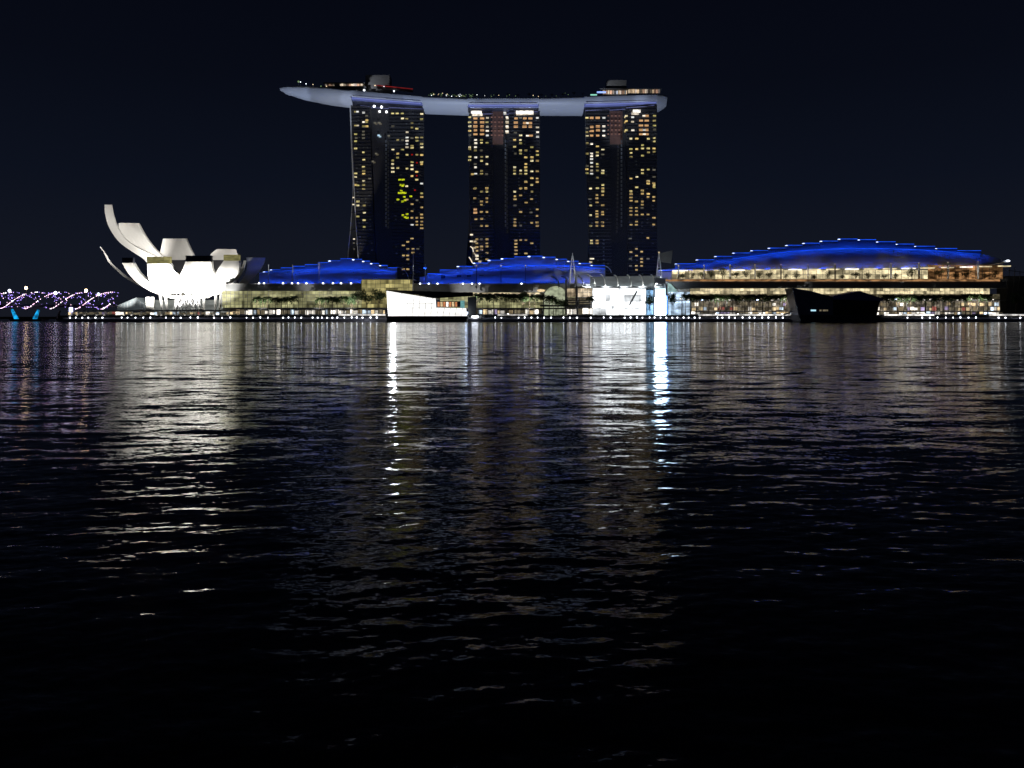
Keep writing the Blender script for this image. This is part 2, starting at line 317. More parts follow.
def tower(cx, left, right, back, wins, ox, slope, label, rec, topw):
    YT = 742
    base = P(cx, HOR, YT-12); base.z = 4.6
    t = thing('hotel_tower', base, label, 'skyscraper', 'three linked hotel towers')
    def depth(px, row):
        k = max(0, (row-104)/211.0)
        return YT+slope*(px-cx)-16*k**2.2
    rows = [104+i*(314-104)/24 for i in range(25)]
    # front slab
    def edge(side, r): return lerp_poly(left if side == 0 else right, r)
    for nm, a, b, off in (('left', 0, rec[0], 0), ('shaft', rec[0], rec[1], 2.2), ('right', rec[1], 1, 0)):
        mb = MB(); secs = []
        for r in rows:
            L = edge(0, r); W_ = edge(1, r)-L; x0 = L+W_*a; x1 = L+W_*b
            secs.append([P(x0, r, depth(x0, r)+off), P(x1, r, depth(x1, r)+off), P(x1, r, depth(x1, r)+13), P(x0, r, depth(x0, r)+13)])
        mb.loft(secs[::-1]); mb.mi = [0 if k_ < 96 and k_ % 4 == 0 else 1 for k_ in range(len(mb.f))]; o = mb.build('shaft' if nm == 'shaft' else 'wing', [M['glass_dark'], M['dgrey']], t)
        # balcony ledges and party walls stand proud
        lb = MB()
        if nm != 'shaft':
            nf = 56
            for i in range(nf+1):
                r = 106+i*3.42
                if r > 300: break
                L = edge(0, r); W_ = edge(1, r)-L; x0 = L+W_*a+.25; x1 = L+W_*b-.25
                p = P(x0, r, depth(x0, r)); q = P(x1, r, depth(x1, r))
                lb.add([p+Vector((0, -.6, -.12)), q+Vector((0, -.6, -.12)), q+Vector((0, -.003, -.12)), p+Vector((0, -.003, -.12)),
                        p+Vector((0, -.6, .12)), q+Vector((0, -.6, .12)), q+Vector((0, -.003, .12)), p+Vector((0, -.003, .12))],
                       [(3, 2, 1, 0), (4, 5, 6, 7), (0, 1, 5, 4), (1, 2, 6, 5), (2, 3, 7, 6), (3, 0, 4, 7)])
            lb.build('balcony', M['black'], o)
    # rear slab leaning the other way
    mb = MB(); secs = []
    for r in rows:
        L = lerp_poly(back, r); Rr = edge(1, r)-1.2; k = (r-104)/211
        yb = YT+15+34*k**1.6
        sc = yb/YT
        secs.append([P(512+(L-512), r, yb+slope*(L-cx)), P(Rr, r, yb+slope*(Rr-cx)), P(Rr, r, yb+12+slope*(Rr-cx)), P(L+1, r, yb+12+slope*(L-cx))])
    mb.loft(secs[::-1]); mb.build('rear_wing', M['dgrey'], t)
    for pl, rr, yy in ((left, .22, -.3), (back, .20, 14)):
        mb = MB(); pts = []
        for r in rows:
            x = lerp_poly(pl, r)
            y = depth(x, r)-.3 if pl is left else YT+14.6+34*((r-104)/211)**1.6+slope*(x-cx)
            pts.append(P(x-.1, r, y))
        mb.tube(pts, rr*(2.1 if topw > 1 else 1.0), 5); mb.build('edge_fin', M['white'] if topw > 1 else M['grey'], t)
    # lit windows, and lime screen reflections painted as glowing panes
    ww, hh = 1.38, .78
    seen = set(); singles = []; rest = []
    for (x, r, c) in wins:
        px = ox+x/7.68
        key = (round(px), round(r*2))
        if key in seen: continue
        seen.add(key); singles.append((px, r, c))
    singles.sort(key=lambda q: -{'w': 5, 'y': 4, 'o': 4, 'g': 4, 'r': 4, 'b': 5, 'd': 1, 'p': 0, 'q': 0}[q[2]])
    def pick(c):
        return rng.choice(WV[c]) if c in WV else WM[c]
    def wquad(mb, px, r, c, mi=0):
        W2, H2 = (ww, hh) if c not in 'pqr' else (.75, .6)
        if c == 'o': W2 = 1.9; H2 = 1.05
        d = depth(px, r)-.25
        W2 *= .85+.3*rng.random(); px += rng.uniform(-.15, .15)
        cs = [P(px-W2, r+H2, d), P(px+W2, r+H2, d), P(px+W2, r-H2, d), P(px-W2, r-H2, d)]
        mb.add(cs+[p+Vector((0, .2, 0)) for p in cs], [(0, 1, 2, 3), (0, 4, 5, 1), (1, 5, 6, 2), (2, 6, 7, 3), (3, 7, 4, 0)], mi)
    for px, r, c in singles[:98]:
        mb = MB(); wquad(mb, px, r, c); mb.build('window', pick(c), t)
    mb = MB(); keys = list(WM)
    for px, r, c in singles[98:]: wquad(mb, px, r, c, keys.index(c))
    # rooms with only a faint glow
    for i in range(110):
        wing = rng.random() < .42
        a, b = (0.02, rec[0]-.02) if wing else (rec[1]+.02, .98)
        r = 108+3.42*rng.randrange(0, 54)+1.7
        if r > 285: continue
        n = 4 if wing else 5; kk = rng.randrange(n)
        L = edge(0, r); W_ = edge(1, r)-L; px = L+W_*(a+(b-a)*(kk+.5)/n)
        wquad(mb, px, r, 'q', keys.index('q'))
    o = mb.build('window', [WM[k] for k in keys], t); o['kind'] = 'stuff'; o['label'] = 'faintly lit windows between the bright rooms'
    return t, depth
L1 = [(350.6, 104), (352.2, 150), (354.2, 186), (356, 225), (360, 279), (361.5, 314)]
B1 = [(350.0, 104), (351.6, 150), (353.4, 186), (351, 225), (347.6, 262), (344, 314)]
t1, d1 = tower(388, L1, [(424, 104), (424, 314)], B1, WIN1, 340, -.10,
      'tall dark hotel tower nearest the lotus-shaped building, a few painted lime reflections, white slanting edge', (.26, .52), 2)
L2 = [(469, 104), (469.5, 200), (472, 240), (474.5, 314)]
B2 = [(468.9, 104), (469.8, 200), (469, 225), (466.4, 265), (463, 314)]
t2, d2 = tower(504, L2, [(540, 104), (540, 314)], B2, WIN2, 460, -.05,
      'middle tower of the three dark hotel towers, white lights under its crown', (.33, .56), 1)
L3 = [(585, 104), (587, 200), (588.5, 240), (590.5, 314)]
B3 = [(585.5, 104), (587.4, 200), (588.3, 236), (587.6, 314)]
t3, d3 = tower(621, L3, [(657, 104), (657, 314)], B3, WIN3, 577, .02,
      'tall dark hotel tower farthest from the lotus-shaped building, beside the A-shaped mast', (.34, .57), 1)
# tower extras
def spot_window(t, px, row, y, m, w_=1.2, h_=.7, name='window'):
    mb = MB(); mb.pbox(px-w_, px+w_, row-h_, row+h_, y, .4); return mb.build(name, m, t)
for px, row in ((353.4, 197.5), (353.3, 204.5), (354, 239), (359.6, 237.3), (353.8, 243), (354, 249)):
    spot_window(t1, px, row, 757, WM['w'] if row < 240 else WM['d'], .9, .6)
for row in (212.5, 230, 246):
    mb = MB(); mb.bar(P(lerp_poly(B1, row), row, 756), P(lerp_poly(L1, row), row, 741), .35); mb.build('brace', M['dgrey'], t1)
mb = MB(); mb.bar(P(348.3, 258, 765), P(357, 240, 748), .3); mb.bar(P(357.5, 268, 745), P(352, 245, 758), .3); mb.build('brace', M['dgrey'], t1)
for px, row in ((471.5, 234.7), (471.3, 241.3), (477, 256), (477, 259)):
    spot_window(t2, px, row, 722, WM['w'], 1.5, .8)
mb = MB(); mb.tube([P(470.5, 246.5, 722), P(472.5, 248, 721), P(473.5, 252, 721)], .5); mb.build('light_rail', WM['w'], t2)
mb = MB(); mb.tube([P(469, 257, 722), P(470.5, 259, 722), P(472.5, 263, 722)], .5); mb.build('light_rail', WM['w'], t2)
spot_window(t3, 592, 258.7, 725, WM['w'], 2.2, .7)
# bright rooms under the crown
ATR = emit('atrium_glow', (.9, .5, .40), .03, .9, (.5, .5, .12), False)
CW = emit('crown_light', (1, .93, .82), 2.2, .7, (.35, 1, .9), True)
for t, (a, b), row in ((t2, (471, 481.5), 112.3), (t2, (516, 533.5), 112.2), (t3, (633, 640.5), 111.2)):
    mb = MB(); mb.pbox(a, b, row-1.5, row+1.1, 738, 1); mb.build('crown_light', CW, t)
for px, row in ((374.2, 106.3), (381.5, 107)):
    mb = MB(); mb.ball(P(px, row, 736), 1.1, k=1); mb.build('flood_or_fill_lamp', M['lamp'], t1)
mb = MB(); mb.pbox(491, 503, 109.5, 144, 742.6, .6); mb.build('atrium_screen', ATR, t2)
mb = MB(); mb.pbox(607, 622.5, 111, 144, 742.7, .6); mb.build('atrium_screen', ATR, t3)
for t, px in ((t1, 386), (t2, 505.5), (t3, 621.5)):
    mb = MB()
    for r in range(140, 228, 4): mb.pbox(px-.7, px+.7, r, r+2.6, d1(388, r)-2 if t is t1 else 735-.0007*(r-104)**2, .4)
    mb.build('stair_light', WM['q'], t)

# ------------------------------------------------------------------ sky park deck across the towers
sp = thing('sky_deck', P(470, 100, 740), 'long boat-shaped sky deck spanning the tops of the three hotel towers', 'sky deck')
TOP = [(279, 88.2), (281, 87), (284, 86.6), (300, 86.2), (325, 87.2), (352, 90), (390, 93.5), (424, 96.3), (467, 98.2), (537, 98), (585, 96.4), (625, 95.2), (655, 94.4), (662, 94.6), (667.5, 96)]
BOT = [(279, 89.6), (281, 91.4), (284, 93), (300, 97.6), (325, 101.8), (352, 104.8), (390, 107.6), (424, 109.8), (467, 111.4), (537, 111.4), (585, 111.8), (625, 110.8), (655, 109.6), (662, 109.4), (667.5, 106)]
HW = [(279, 2), (281, 5), (284, 7), (300, 12), (325, 17), (352, 19), (424, 20), (585, 20), (655, 18), (662, 15), (667.5, 8)]
def li(pts, x):
    if x <= pts[0][0]: return pts[0][1]
    for (a, va), (b, vb) in zip(pts, pts[1:]):
        if x <= b: return va+(vb-va)*(x-a)/(b-a)
    return pts[-1][1]
def ycen(px): return 748+.0006*(px-470)**2*.35
def sec(px, f0, f1, top=True, inset=0):
    """hull cross-section between depth fractions f0..f1 of the hull height, elliptical belly"""
    yc = ycen(px); hw = li(HW, px)-inset; zt = P(px, li(TOP, px), yc-hw).z; zb = P(px, li(BOT, px), yc-hw*.5).z
    x = (px-512)*(yc-hw)/F; h = zt-zb; pts = []
    n = 9
    a0 = math.asin(min(1, f0)); a1 = math.asin(min(1, f1))
    for i in range(n+1):
        a = a0+(a1-a0)*i/n; pts.append(Vector((x, yc-hw*math.cos(a)**.8 if a < math.pi/2 else yc, zt-h*math.sin(a))))
    for i in range(n, -1, -1):
        a = a0+(a1-a0)*i/n; pts.append(Vector((x, yc+hw*(math.cos(a)**.8 if a < math.pi/2 else 0)+.02, zt-h*math.sin(a))))
    return pts
def seg(x0, x1, f0, f1, name, m, n=None, inset=0):
    n = n or max(2, int((x1-x0)/4)); mb = MB()
    ss = [sec(x0+(x1-x0)*i/n, f0, f1, inset=inset) for i in range(n+1)]
    mb.loft(ss, caps=False); k = len(ss[0]); mb.add(ss[0], [tuple(range(k))[::-1]]); mb.add(ss[-1], [tuple(range(k))])
    o = mb.build(name, m, sp, smooth=True)
    for p_ in list(o.data.polygons)[-2:]: p_.use_smooth = False
    return o
for a, b in ((350.5, 422), (467.5, 539), (584.5, 657.5)): seg(a, b, 0, .42, 'hull', M['hull'])
for a, b in ((279.5, 350.5), (422, 467.5), (539, 584.5), (657.5, 667.2)): seg(a, b, 0, 1, 'belly', M['hull'])
COVE = emit('cove_blue', (.14, .18, .52), .5, .35, (.03, .03, .03), True)
for a, b in ((350.8, 421.7), (467.8, 538.7), (584.8, 657.2)):
    seg(a, b, .425, .50, 'soffit', M['hull'], inset=2.5)
    seg(a, b, .505, .70, 'blue_cove', COVE, inset=3.2)
    seg(a, b, .705, 1.0, 'crown', M['dpanel'], inset=5)
    mb = MB(); yy = ycen((a+b)/2)
    mb.tube([P(a+1+(b-a-2)*i/8, li(TOP, a+(b-a)*i/8)+(li(BOT, a+(b-a)*i/8)-li(TOP, a+(b-a)*i/8))*.54, ycen(a+(b-a)*i/8)-li(HW, a+(b-a)*i/8)-.1) for i in range(9)], .35)
    mb.build('light_strip', emit('cove_line', (.30, .36, .95), .5), sp)
# parapet, blocks, lights on deck
mb = MB()
for i in range(90):
    px = 284+i*(664-284)/89; hw = li(HW, px)
    mb.bar(P(px, li(TOP, px), ycen(px)-hw+.6), P(px, li(TOP, px)-1.0, ycen(px)-hw+.6), .1, n=4)
mb.build('railing', M['grey'], sp)
def deckbox(name, px0, px1, r0, r1, Y, d, m, lab=None):
    mb = MB(); mb.pbox(px0, px1, r0, r1, Y, d); o = mb.build(name, m, sp)
    if lab: o['label'] = lab
    return o
plant = mat('plant_room', (.16, .17, .2), .7)
deckbox('plant_room', 365.5, 389.5, 75, 92, 744, 14, M['grey']); deckbox('plant_room', 607, 626.5, 80, 94.5, 744, 12, M['grey'])
RST = emit('restaurant_glow', (1, .72, .42), .9, .85, (.9, .9, 1.2), True, lo=.4, hi=.62)
def lit_row(name, x0, x1, r0, r1, Y, cols, st=(.1, 1.3)):
    px = x0
    while px < x1:
        w_ = rng.uniform(.8, 2.2); deckbox(name, px, min(x1, px+w_), r0+rng.uniform(0, .6), r1, Y, 2, emit(name+'_glow', rng.choice(cols), rng.uniform(*st)**1.6, .5, (.8, .8, .8))); px += w_+rng.uniform(.1, .9)
WARMS = [(1, .72, .45), (1, .6, .4), (1, .82, .6), (.9, .75, .65)]
lit_row('restaurant_window', 340, 364, 83.6, 85.6, 740, WARMS); lit_row('restaurant_window', 325, 334, 84.2, 85.4, 741, WARMS, (.1, .5))
mb = MB(); mb.pbox(323, 365, 82.4, 83.2, 739, 8); mb.pbox(322, 366, 85.9, 89, 740, 6); mb.build('restaurant_roof', M['dgrey'], sp)
mb = MB(); pts = [P(376+i*4.6, 85.3+.42*i+.006*i*i, 738) for i in range(9)]; mb.tube(pts, .42); mb.build('red_light_strip', emit('red_line', (.9, .06, .06), .22, .5, (.2, .2, .2)), sp)
mb = MB(); mb.tube([p+Vector((0, 1.5, -1.5)) for p in pts], 1.2); mb.build('red_lit_canopy', M['grey'], sp)
lit_row('club_window', 603, 627, 90.2, 93.6, 739, WARMS+[(.8, .85, 1)])
lit_row('club_window', 628.5, 660, 89.0, 92.6, 739, WARMS, (.1, 1.0))
mb = MB(); mb.pbox(600, 662, 88.3, 88.9, 738, 8); mb.build('club_roof', M['dgrey'], sp)
deckbox('blue_light', 597, 606, 91.4, 92.8, 738, 1, emit('blue_glow', (.3, .45, 1), 1.3)); deckbox('green_light', 590.5, 597, 94.2, 95.2, 736, 1, emit('green_glow', (.35, .9, .7), .9))
DLM = [emit('deck_lamp_warm', (1, .75, .45), 1.6), emit('deck_lamp_green', (.45, .7, .3), .35), emit('deck_lamp_white', (.9, .95, 1), 2.5)]
for px, row, r_, k in ((298.5, 81.6, .9, 1), (300.5, 82, .5, 2), (306, 83.8, .5, 2), (321, 86.2, .6, 1), (326.5, 86.3, .5, 0), (313, 84.5, .4, 0), (364.2, 90.3, 1.1, 2), (394, 91.2, .8, 2), (375, 85.5, .6, 0), (384, 86.5, .4, 2)) :
    mb = MB(); mb.bar(P(px, row, 737), P(px, row+4, 737), .12, m=1, n=4); mb.ball(P(px, row, 737), r_); mb.build('deck_lamp', [DLM[k], M['grey']], sp)
mb = MB()
for i in range(70):
    px = rng.choice([rng.uniform(428, 466), rng.uniform(466, 590), rng.uniform(430, 480)]); 
    mb.ball(P(px, li(TOP, px)-rng.uniform(.9, 4), 741+rng.uniform(0, 5)), rng.uniform(.2, .42), m=rng.choice([0, 1, 1, 1, 2, 1]))
o = mb.build('garden_lamp', DLM, sp); o['kind'] = 'stuff'

# ------------------------------------------------------------------ flood lamps (hull floods, plus added fill spots)
def spot(loc, target, power, color=(1, 1, 1), cone=30, blend=.6, r=.5):
    ld = bpy.data.lights.new('flood_or_fill_lamp', 'SPOT'); ld.energy = power; ld.color = color; ld.spot_size = R(cone); ld.spot_blend = blend; ld.shadow_soft_size = r  # name shared by real floods and added fill spots
    o = bpy.data.objects.new('flood_or_fill_lamp', ld); COL.objects.link(o); o.location = loc
    o.rotation_euler = (Vector(target)-Vector(loc)).to_track_quat('-Z', 'Y').to_euler(); return o
def area(loc, target, power, color, sx_, sy_):
    ld = bpy.data.lights.new('wash_light', 'AREA'); ld.shape = 'RECTANGLE'; ld.size = sx_; ld.size_y = sy_; ld.spread = R(75); ld.energy = power; ld.color = color
    o = bpy.data.objects.new('wash_light', ld); COL.objects.link(o); o.location = loc
    o.rotation_euler = (Vector(target)-Vector(loc)).to_track_quat('-Z', 'Y').to_euler(); return o
for tx, pw, cone, sxx in ((290, 4.5e5, 12, 280), (318, 6.5e5, 26, 300), (352, 2.6e5, 9, 296), (388, 6.5e5, 17, 400), (444, 9e5, 24, 444), (503, 6.5e5, 17, 500), (562, 7.5e5, 24, 562), (620, 6.5e5, 17, 620), (657, 4.5e5, 15, 690)):
    spot(P(sxx, 279, 655), P(tx, 108, 738), pw*.8, (.62, .74, 1), cone, .5)

for tx, tr in ((378, 82), (617, 86)): spot(P(tx-30, tr+8, 725), P(tx, tr, 744), 26000, (.9, .92, 1), 30, .5)  # fill spots added to brighten the plant rooms
spot(P(343, 279, 715), P(353, 225, 752), 2.2e4, (1, .98, .95), 44, .5)  # this and the following spots added to brighten the tower edge fins
spot(P(463, 279, 715), P(470, 235, 740), 1.2e4, (1, .98, .95), 50, .5)
spot(P(340, 268, 690), P(351, 165, 745), 1.1e5, (1, .98, .95), 34, .5)
# ------------------------------------------------------------------ lotus-shaped museum
CX, CY = P(190, 0, 622).x, 622.0
mus = thing('museum', (CX, CY, 4.6), 'white lotus-shaped museum with upcurved petals, brightly floodlit from below', 'museum')
Z0 = 18.0
SKYL = emit('skylight_glass', (.55, .5, .2), .42, .6, (.25, .25, 1.2)); SKYD = M['dpanel']
def catmull(st, n_=5):
    out_ = []; L = [tuple(map(float, q)) for q in st]; L = [L[0]]+L+[L[-1]]
    for i in range(1, len(L)-2):
        for j in range(n_):
            t = j/n_; p0, p1, p2, p3 = L[i-1:i+3]
            out_.append(tuple(.5*((2*b)+(-a+c)*t+(2*a-5*b+4*c-d)*t*t+(-a+3*b-3*c+d)*t**3) for a, b, c, d in zip(p0, p1, p2, p3)))
    out_.append(L[-2]); return out_
def petal(st, bulge, thick0, thick1, end=None, tilt=0):
    """st: (left px, right px, row, distance) from the tip down; bulge towards the viewer, real thickness behind"""
    st = catmull(st); K = 8; secs = []; n_ = len(st)
    for j, (xl_, xr_, r, Y) in enumerate(st):
        th_k = thick0+(thick1-thick0)*j/(n_-1); A = []; B = []
        for k in range(K+1):
            q = k/K; px = xl_+(xr_-xl_)*q; y = Y-bulge*(1-(2*q-1)**2)*min(1, (xr_-xl_)/20)+tilt*(q-.5)
            p = P(px, r, y); A.append(p); B.append(p+Vector((0, th_k, .15*th_k)))
        secs.append(A+B[::-1])
    mb = MB(); mb.loft(secs); pt = mb.build('petal', white_m, mus)
    if end:
        row0, m_ = end; mb = MB(); xl_, xr_, r, Y = st[0]
        A = []
        for q in (0, .25, .5, .75, 1):
            px = xl_+(xr_-xl_)*q; y = Y-bulge*(1-(2*q-1)**2)*min(1, (xr_-xl_)/20)+tilt*(q-.5)+.4; A.append((P(px, r-.15, y), P(px, row0, y+1.5)))
        secs = [[a, b, b+Vector((0, thick0*.8, 0)), a+Vector((0, thick0*.8, 0))] for a, b in A]
        mb.loft(secs); mb.build('skylight', m_, pt)
    return pt
white_m = M['white']
# back petals
petal([(104.4, 111, 204.7, 664), (105.4, 113, 215.4, 660), (109.3, 117.5, 228, 656), (119, 128, 241.8, 650), (132.7, 146, 252, 644), (146, 162, 260, 638)], -1.5, 2, 3, tilt=4)
petal([(118.5, 138.2, 223, 672), (120, 144.5, 235, 667), (129, 154, 248, 660), (141, 163, 257, 652), (148, 172, 264, 646)], -3, 2.5, 3)
petal([(163, 186, 238.6, 672), (161.5, 189, 246, 668), (159.5, 193.6, 255.5, 662), (160, 197, 262, 655)], -3, 2.5, 3)
petal([(216.7, 236, 249.2, 666), (212.5, 237, 252.4, 664), (209.5, 238, 256, 661), (208, 237, 262, 654)], -3, 2.5, 3)
# inner bowl wall, shade painted in as black, seen through the notches between the front petals
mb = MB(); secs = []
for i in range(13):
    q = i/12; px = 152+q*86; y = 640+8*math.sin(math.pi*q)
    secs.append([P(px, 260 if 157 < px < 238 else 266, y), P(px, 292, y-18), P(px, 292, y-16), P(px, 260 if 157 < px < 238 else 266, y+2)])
mb.loft(secs); mb.build('shade_wall', M['black'], mus)
# low side petals
petal([(99.6, 100.3, 246.6, 634), (104.8, 106, 254.5, 632), (108.6, 110.4, 262.3, 630), (116.2, 118.6, 270, 627), (124.2, 127, 277, 624), (134, 137.4, 282.8, 620), (144, 149, 287.8, 617), (163, 172, 295.7, 612)], 0, .6, 2, tilt=5)
petal([(246, 263.8, 257.6, 628), (247, 262.6, 264, 627), (245, 256, 274, 625), (238, 246.4, 283.8, 622), (224, 232.5, 293, 616)], 1, 4, 3, tilt=22)
petal([(243.4, 246.4, 260.6, 612), (240.4, 243.2, 271, 611), (232.5, 236, 281.4, 610), (221, 226.5, 289.6, 609), (206, 216, 295.5, 610)], .5, 1, 2)
# front petals
petal([(122, 133, 263, 604), (128.6, 140, 273.6, 603), (138.6, 152, 283.6, 603), (150.5, 170, 291.3, 606), (166, 190, 297, 610)], 1, 4, 2, (257.6, SKYD), tilt=-5)
petal([(147, 170, 263.6, 593), (147.5, 174, 270, 593.6), (148, 180.2, 276, 595), (151, 184, 283, 599), (162, 190, 291, 605), (176, 196, 298, 611)], 2.2, 4, 2, (256.7, SKYL))
petal([(185.6, 211.2, 261.7, 590), (182.8, 212.4, 269, 590.6), (180, 214.2, 275.6, 592), (180.5, 213, 284, 597), (184, 209, 292, 604), (188, 204, 298.4, 611)], 2.2, 4, 2, (255.6, SKYD))
petal([(223.6, 239, 260.8, 594), (219, 239.2, 267.5, 594.4), (213.9, 237, 275, 596), (211.5, 229.5, 283.7, 600), (206, 219, 291.6, 606), (196, 208, 298, 611)], 2, 4, 2, (254.7, SKYL))
# underside drum, column cage, slabs
mb = MB(); mb.bar((CX, CY-4, Z0-.4), (CX, CY-4, Z0+1.6), 12, 17, n=24); mb.build('bowl_base', white_m, mus)
mb = MB()
for k in range(12):
    a = 2*math.pi*k/12; b = a+2*math.pi/12*1.5; b2 = a-2*math.pi/12*1.5
    p = lambda q, rr, z: (CX+4+rr*math.cos(q), CY-14+rr*math.sin(q), z)
    mb.bar(p(a, 11, 4.6), p(b, 8.5, Z0+2), .5, n=5); mb.bar(p(a, 11, 4.6), p(b2, 8.5, Z0+2), .5, n=5)
mb.build('column_lattice', M['steel'], mus)
for px in (147.5, 151.5):
    mb = MB(); mb.pbox(px-1.8, px+1.8, 297, 315.5, 603, 1.5); mb.build('column', white_m, mus)
for px, dx in ((160, 5), (165, 5), (204, -1), (216, -2), (221, -3)):
    mb = MB(); mb.bar(P(px+dx*.6, 315.5, 606), P(px, 293, 612), .9, 1.2, n=6); mb.build('column', M['concrete'], mus)
mb = MB(); mb.pbox(136, 232, 309.6, 311, 590, 20); mb.build('base_roof', M['grey'], mus)
gm = emit('museum_lobby', (.8, .85, .8), .25, .6, (.25, .25, .4))
mb = MB(); mb.pbox(155, 228, 300, 315.6, 636, 1); mb.build('lobby_glass', gm, mus)
# museum floodlights on the roof behind the walkway
for px, Y, pw, tx, tr, ty in ((152, 583, 2.3e5, 152, 282, 600), (172, 582, 3.0e5, 172, 284, 598), (197, 582, 3.3e5, 197, 284, 596), (221, 583, 1.2e5, 218, 280, 598)):
    a = P(px, 0, Y); spot((a.x, Y, 10), P(tx, tr, ty), pw, (1, .97, .9), 95, .7, .8)
spot((P(128, 0, 588).x, 588, 10), P(118, 272, 622), 1.2e5, (1, .97, .9), 70, .6, .8)
spot((P(246, 0, 592).x, 592, 10), P(236, 284, 610), 1.5e4, (1, .97, .9), 36, .6, .8)
for pw, tx, tr, ty, off in ((3.6e5, 122, 234, 662, -16), (1.3e5, 176, 244, 668, 2), (1.3e5, 226, 250, 662, 16)):
    spot((CX+off, CY-16, 47), P(tx, tr, ty), pw, (1, .95, .88), 62, .6, .8)
# ------------------------------------------------------------------ malls with stepped blue-lit roofs
BLUE = (.008, .075, 1.0)
LED = emit('led_blue', (.01, .10, 1), 1.3, .5, (.15, .15, .15))
def stepped_roof(par, steps, base, mid, Yf=614, Yb=650, holes=(), led2=True):
    """steps: (px0, px1, top_row); base(px), mid(px): rows of eave and of the fold line"""
    N = 6; Ym = Yf+14
    lo = MB(); xs = [steps[0][0]+(steps[-1][1]-steps[0][0])*i/40 for i in range(41)]
    for a, b in zip(xs, xs[1:]):
        sec_ = []
        for px in (a, b):
            q = []
            for j in range(N+1):
                t = j/N; Y = Yf+(Ym-Yf)*t; r = base(px)+(mid(px)-base(px))*math.sin(t*math.pi/2)**.9
                q.append(P(px, r, Y))
            sec_.append(q)
        lo.loft(sec_, closed=False)
    o = lo.build('lower_roof', M['roof'], par)
    so = o.modifiers.new('s', 'SOLIDIFY'); so.thickness = .4; so.offset = -1
    mb = MB(); px = steps[0][0]+3
    while px < steps[-1][1]-2:
        mb.tube([P(px, base(px)+(mid(px)-base(px))*math.sin(j/N*math.pi/2)**.9-.12, Yf+(Ym-Yf)*j/N-.1) for j in range(N+1)], .13, 4); px += 5.4
    mb.build('seam', M['dgrey'], par)
    for k, (a, b, tr) in enumerate(steps):
        mb = MB(); q = []
        for px in (a-.15, b+.15):
            qq = []
            for j in range(N+1):
                t = j/N; Y = Ym-1.5+(Yb-Ym)*t; r0 = mid((a+b)/2)+.5
                if tr > r0: r0 = tr+1
                r = r0+(tr-r0)*math.sin(t*math.pi/2)**.85
                qq.append(P(px, r, Y))
            q.append(qq+[P(px, 300, Yb), P(px, 300, Ym-1.5)])
        mb.loft(q); s = mb.build('roof_step', M['roof'], par)
        # LED line on the ridge of the step
        mb = MB(); z = P(0, tr, Yb); p0 = P(a, tr-.15, Yb-1); p1 = P(b, tr-.15, Yb-1)
        mb.bar(p0, p1, .32, n=5); mb.build('light_strip', LED, s)
    # fold-line LED
    mb = MB(); mb.tube([P(px, mid(px)-.1, Ym-2.2) for px in xs], .22, 5); mb.build('light_strip', LED, par)
    for px, r, wd in holes:
        mb = MB(); t = .45; Y = Yf+(Ym-Yf)*t-2.4; mb.pbox(px-wd, px+wd, r-2, r+2.2, Y, 1.5); mb.build('dormer', M['roofd'], par)
    # blue wash lamps along eave and fold
    x0, x1 = steps[0][0], steps[-1][1]; nl = max(3, int((x1-x0)/26))
    for i in range(nl):
        px = x0+(x1-x0)*(i+.5)/nl; ww = (x1-x0)/nl*.75*.95
        a = P(px, mid(px)-7, Ym-20); t = P(px, (mid(px)+steps[min(len(steps)-1, int(i/nl*len(steps)))][2])/2, Yb-10)
        area(a, t, UPW*ww*(.12 if i == 0 and x0 < 300 else 1), BLUE, ww, .5)
        a = P(px, base(px)+.5, Yf-4); a.z += .3; t = P(px, (base(px)+mid(px))/2, Yf+6)
        area(a, t, LPW*ww, BLUE, ww, .5)
UPW, LPW = 60, 18
def arc(xa, xb, ra, rc, rb):
    def f(px):
        t = (px-xa)/(xb-xa); return (1-t)**2*ra+2*t*(1-t)*(2*rc-.5*(ra+rb))+t*t*rb
    return f
GY = emit('interior_olive', (.62, .60, .30), .72, .6, (.15, .3, .3), True, lo=.32, hi=.66, detail=3)
GY2 = emit('interior_warm', (1, .84, .50), 1.15, .65, (.25, .3, .45), True, lo=.32, hi=.66, detail=3)
GB = emit('interior_brown', (.66, .56, .42), .38, .8, (.5, .3, .5), True, lo=.35, hi=.62, detail=4)
GO = emit('interior_orange', (.9, .45, .18), .5, .9, (.2, .3, .6), True, lo=.35, hi=.62)
SHOP = [emit('shop_white', (1, .93, .82), 1.9, .45, (.4, .4, .9)), emit('shop_warm', (1, .75, .42), 1.0, .6, (.5, .5, .9)), emit('shop_dim', (.6, .5, .32), .3, .6, (.5, .5, .9)),
        emit('shop_cool', (.7, .85, 1), 1.8, .4, (.4, .4, .9)), emit('shop_lilac', (.7, .55, 1), .8, .5, (.5, .5, .9)), emit('shop_red', (1, .15, .12), .8, .4, (.5, .5, .9))]
GV = {}
def variants(m):
    if m.name not in GV:
        L = []
        for k in (1.35, 1.0, .75, .5, .22):
            c = m.copy(); c.node_tree.nodes['Principled BSDF'].inputs['Emission Strength'].default_value *= k; L.append(c)
        GV[m.name] = L
    return GV[m.name]
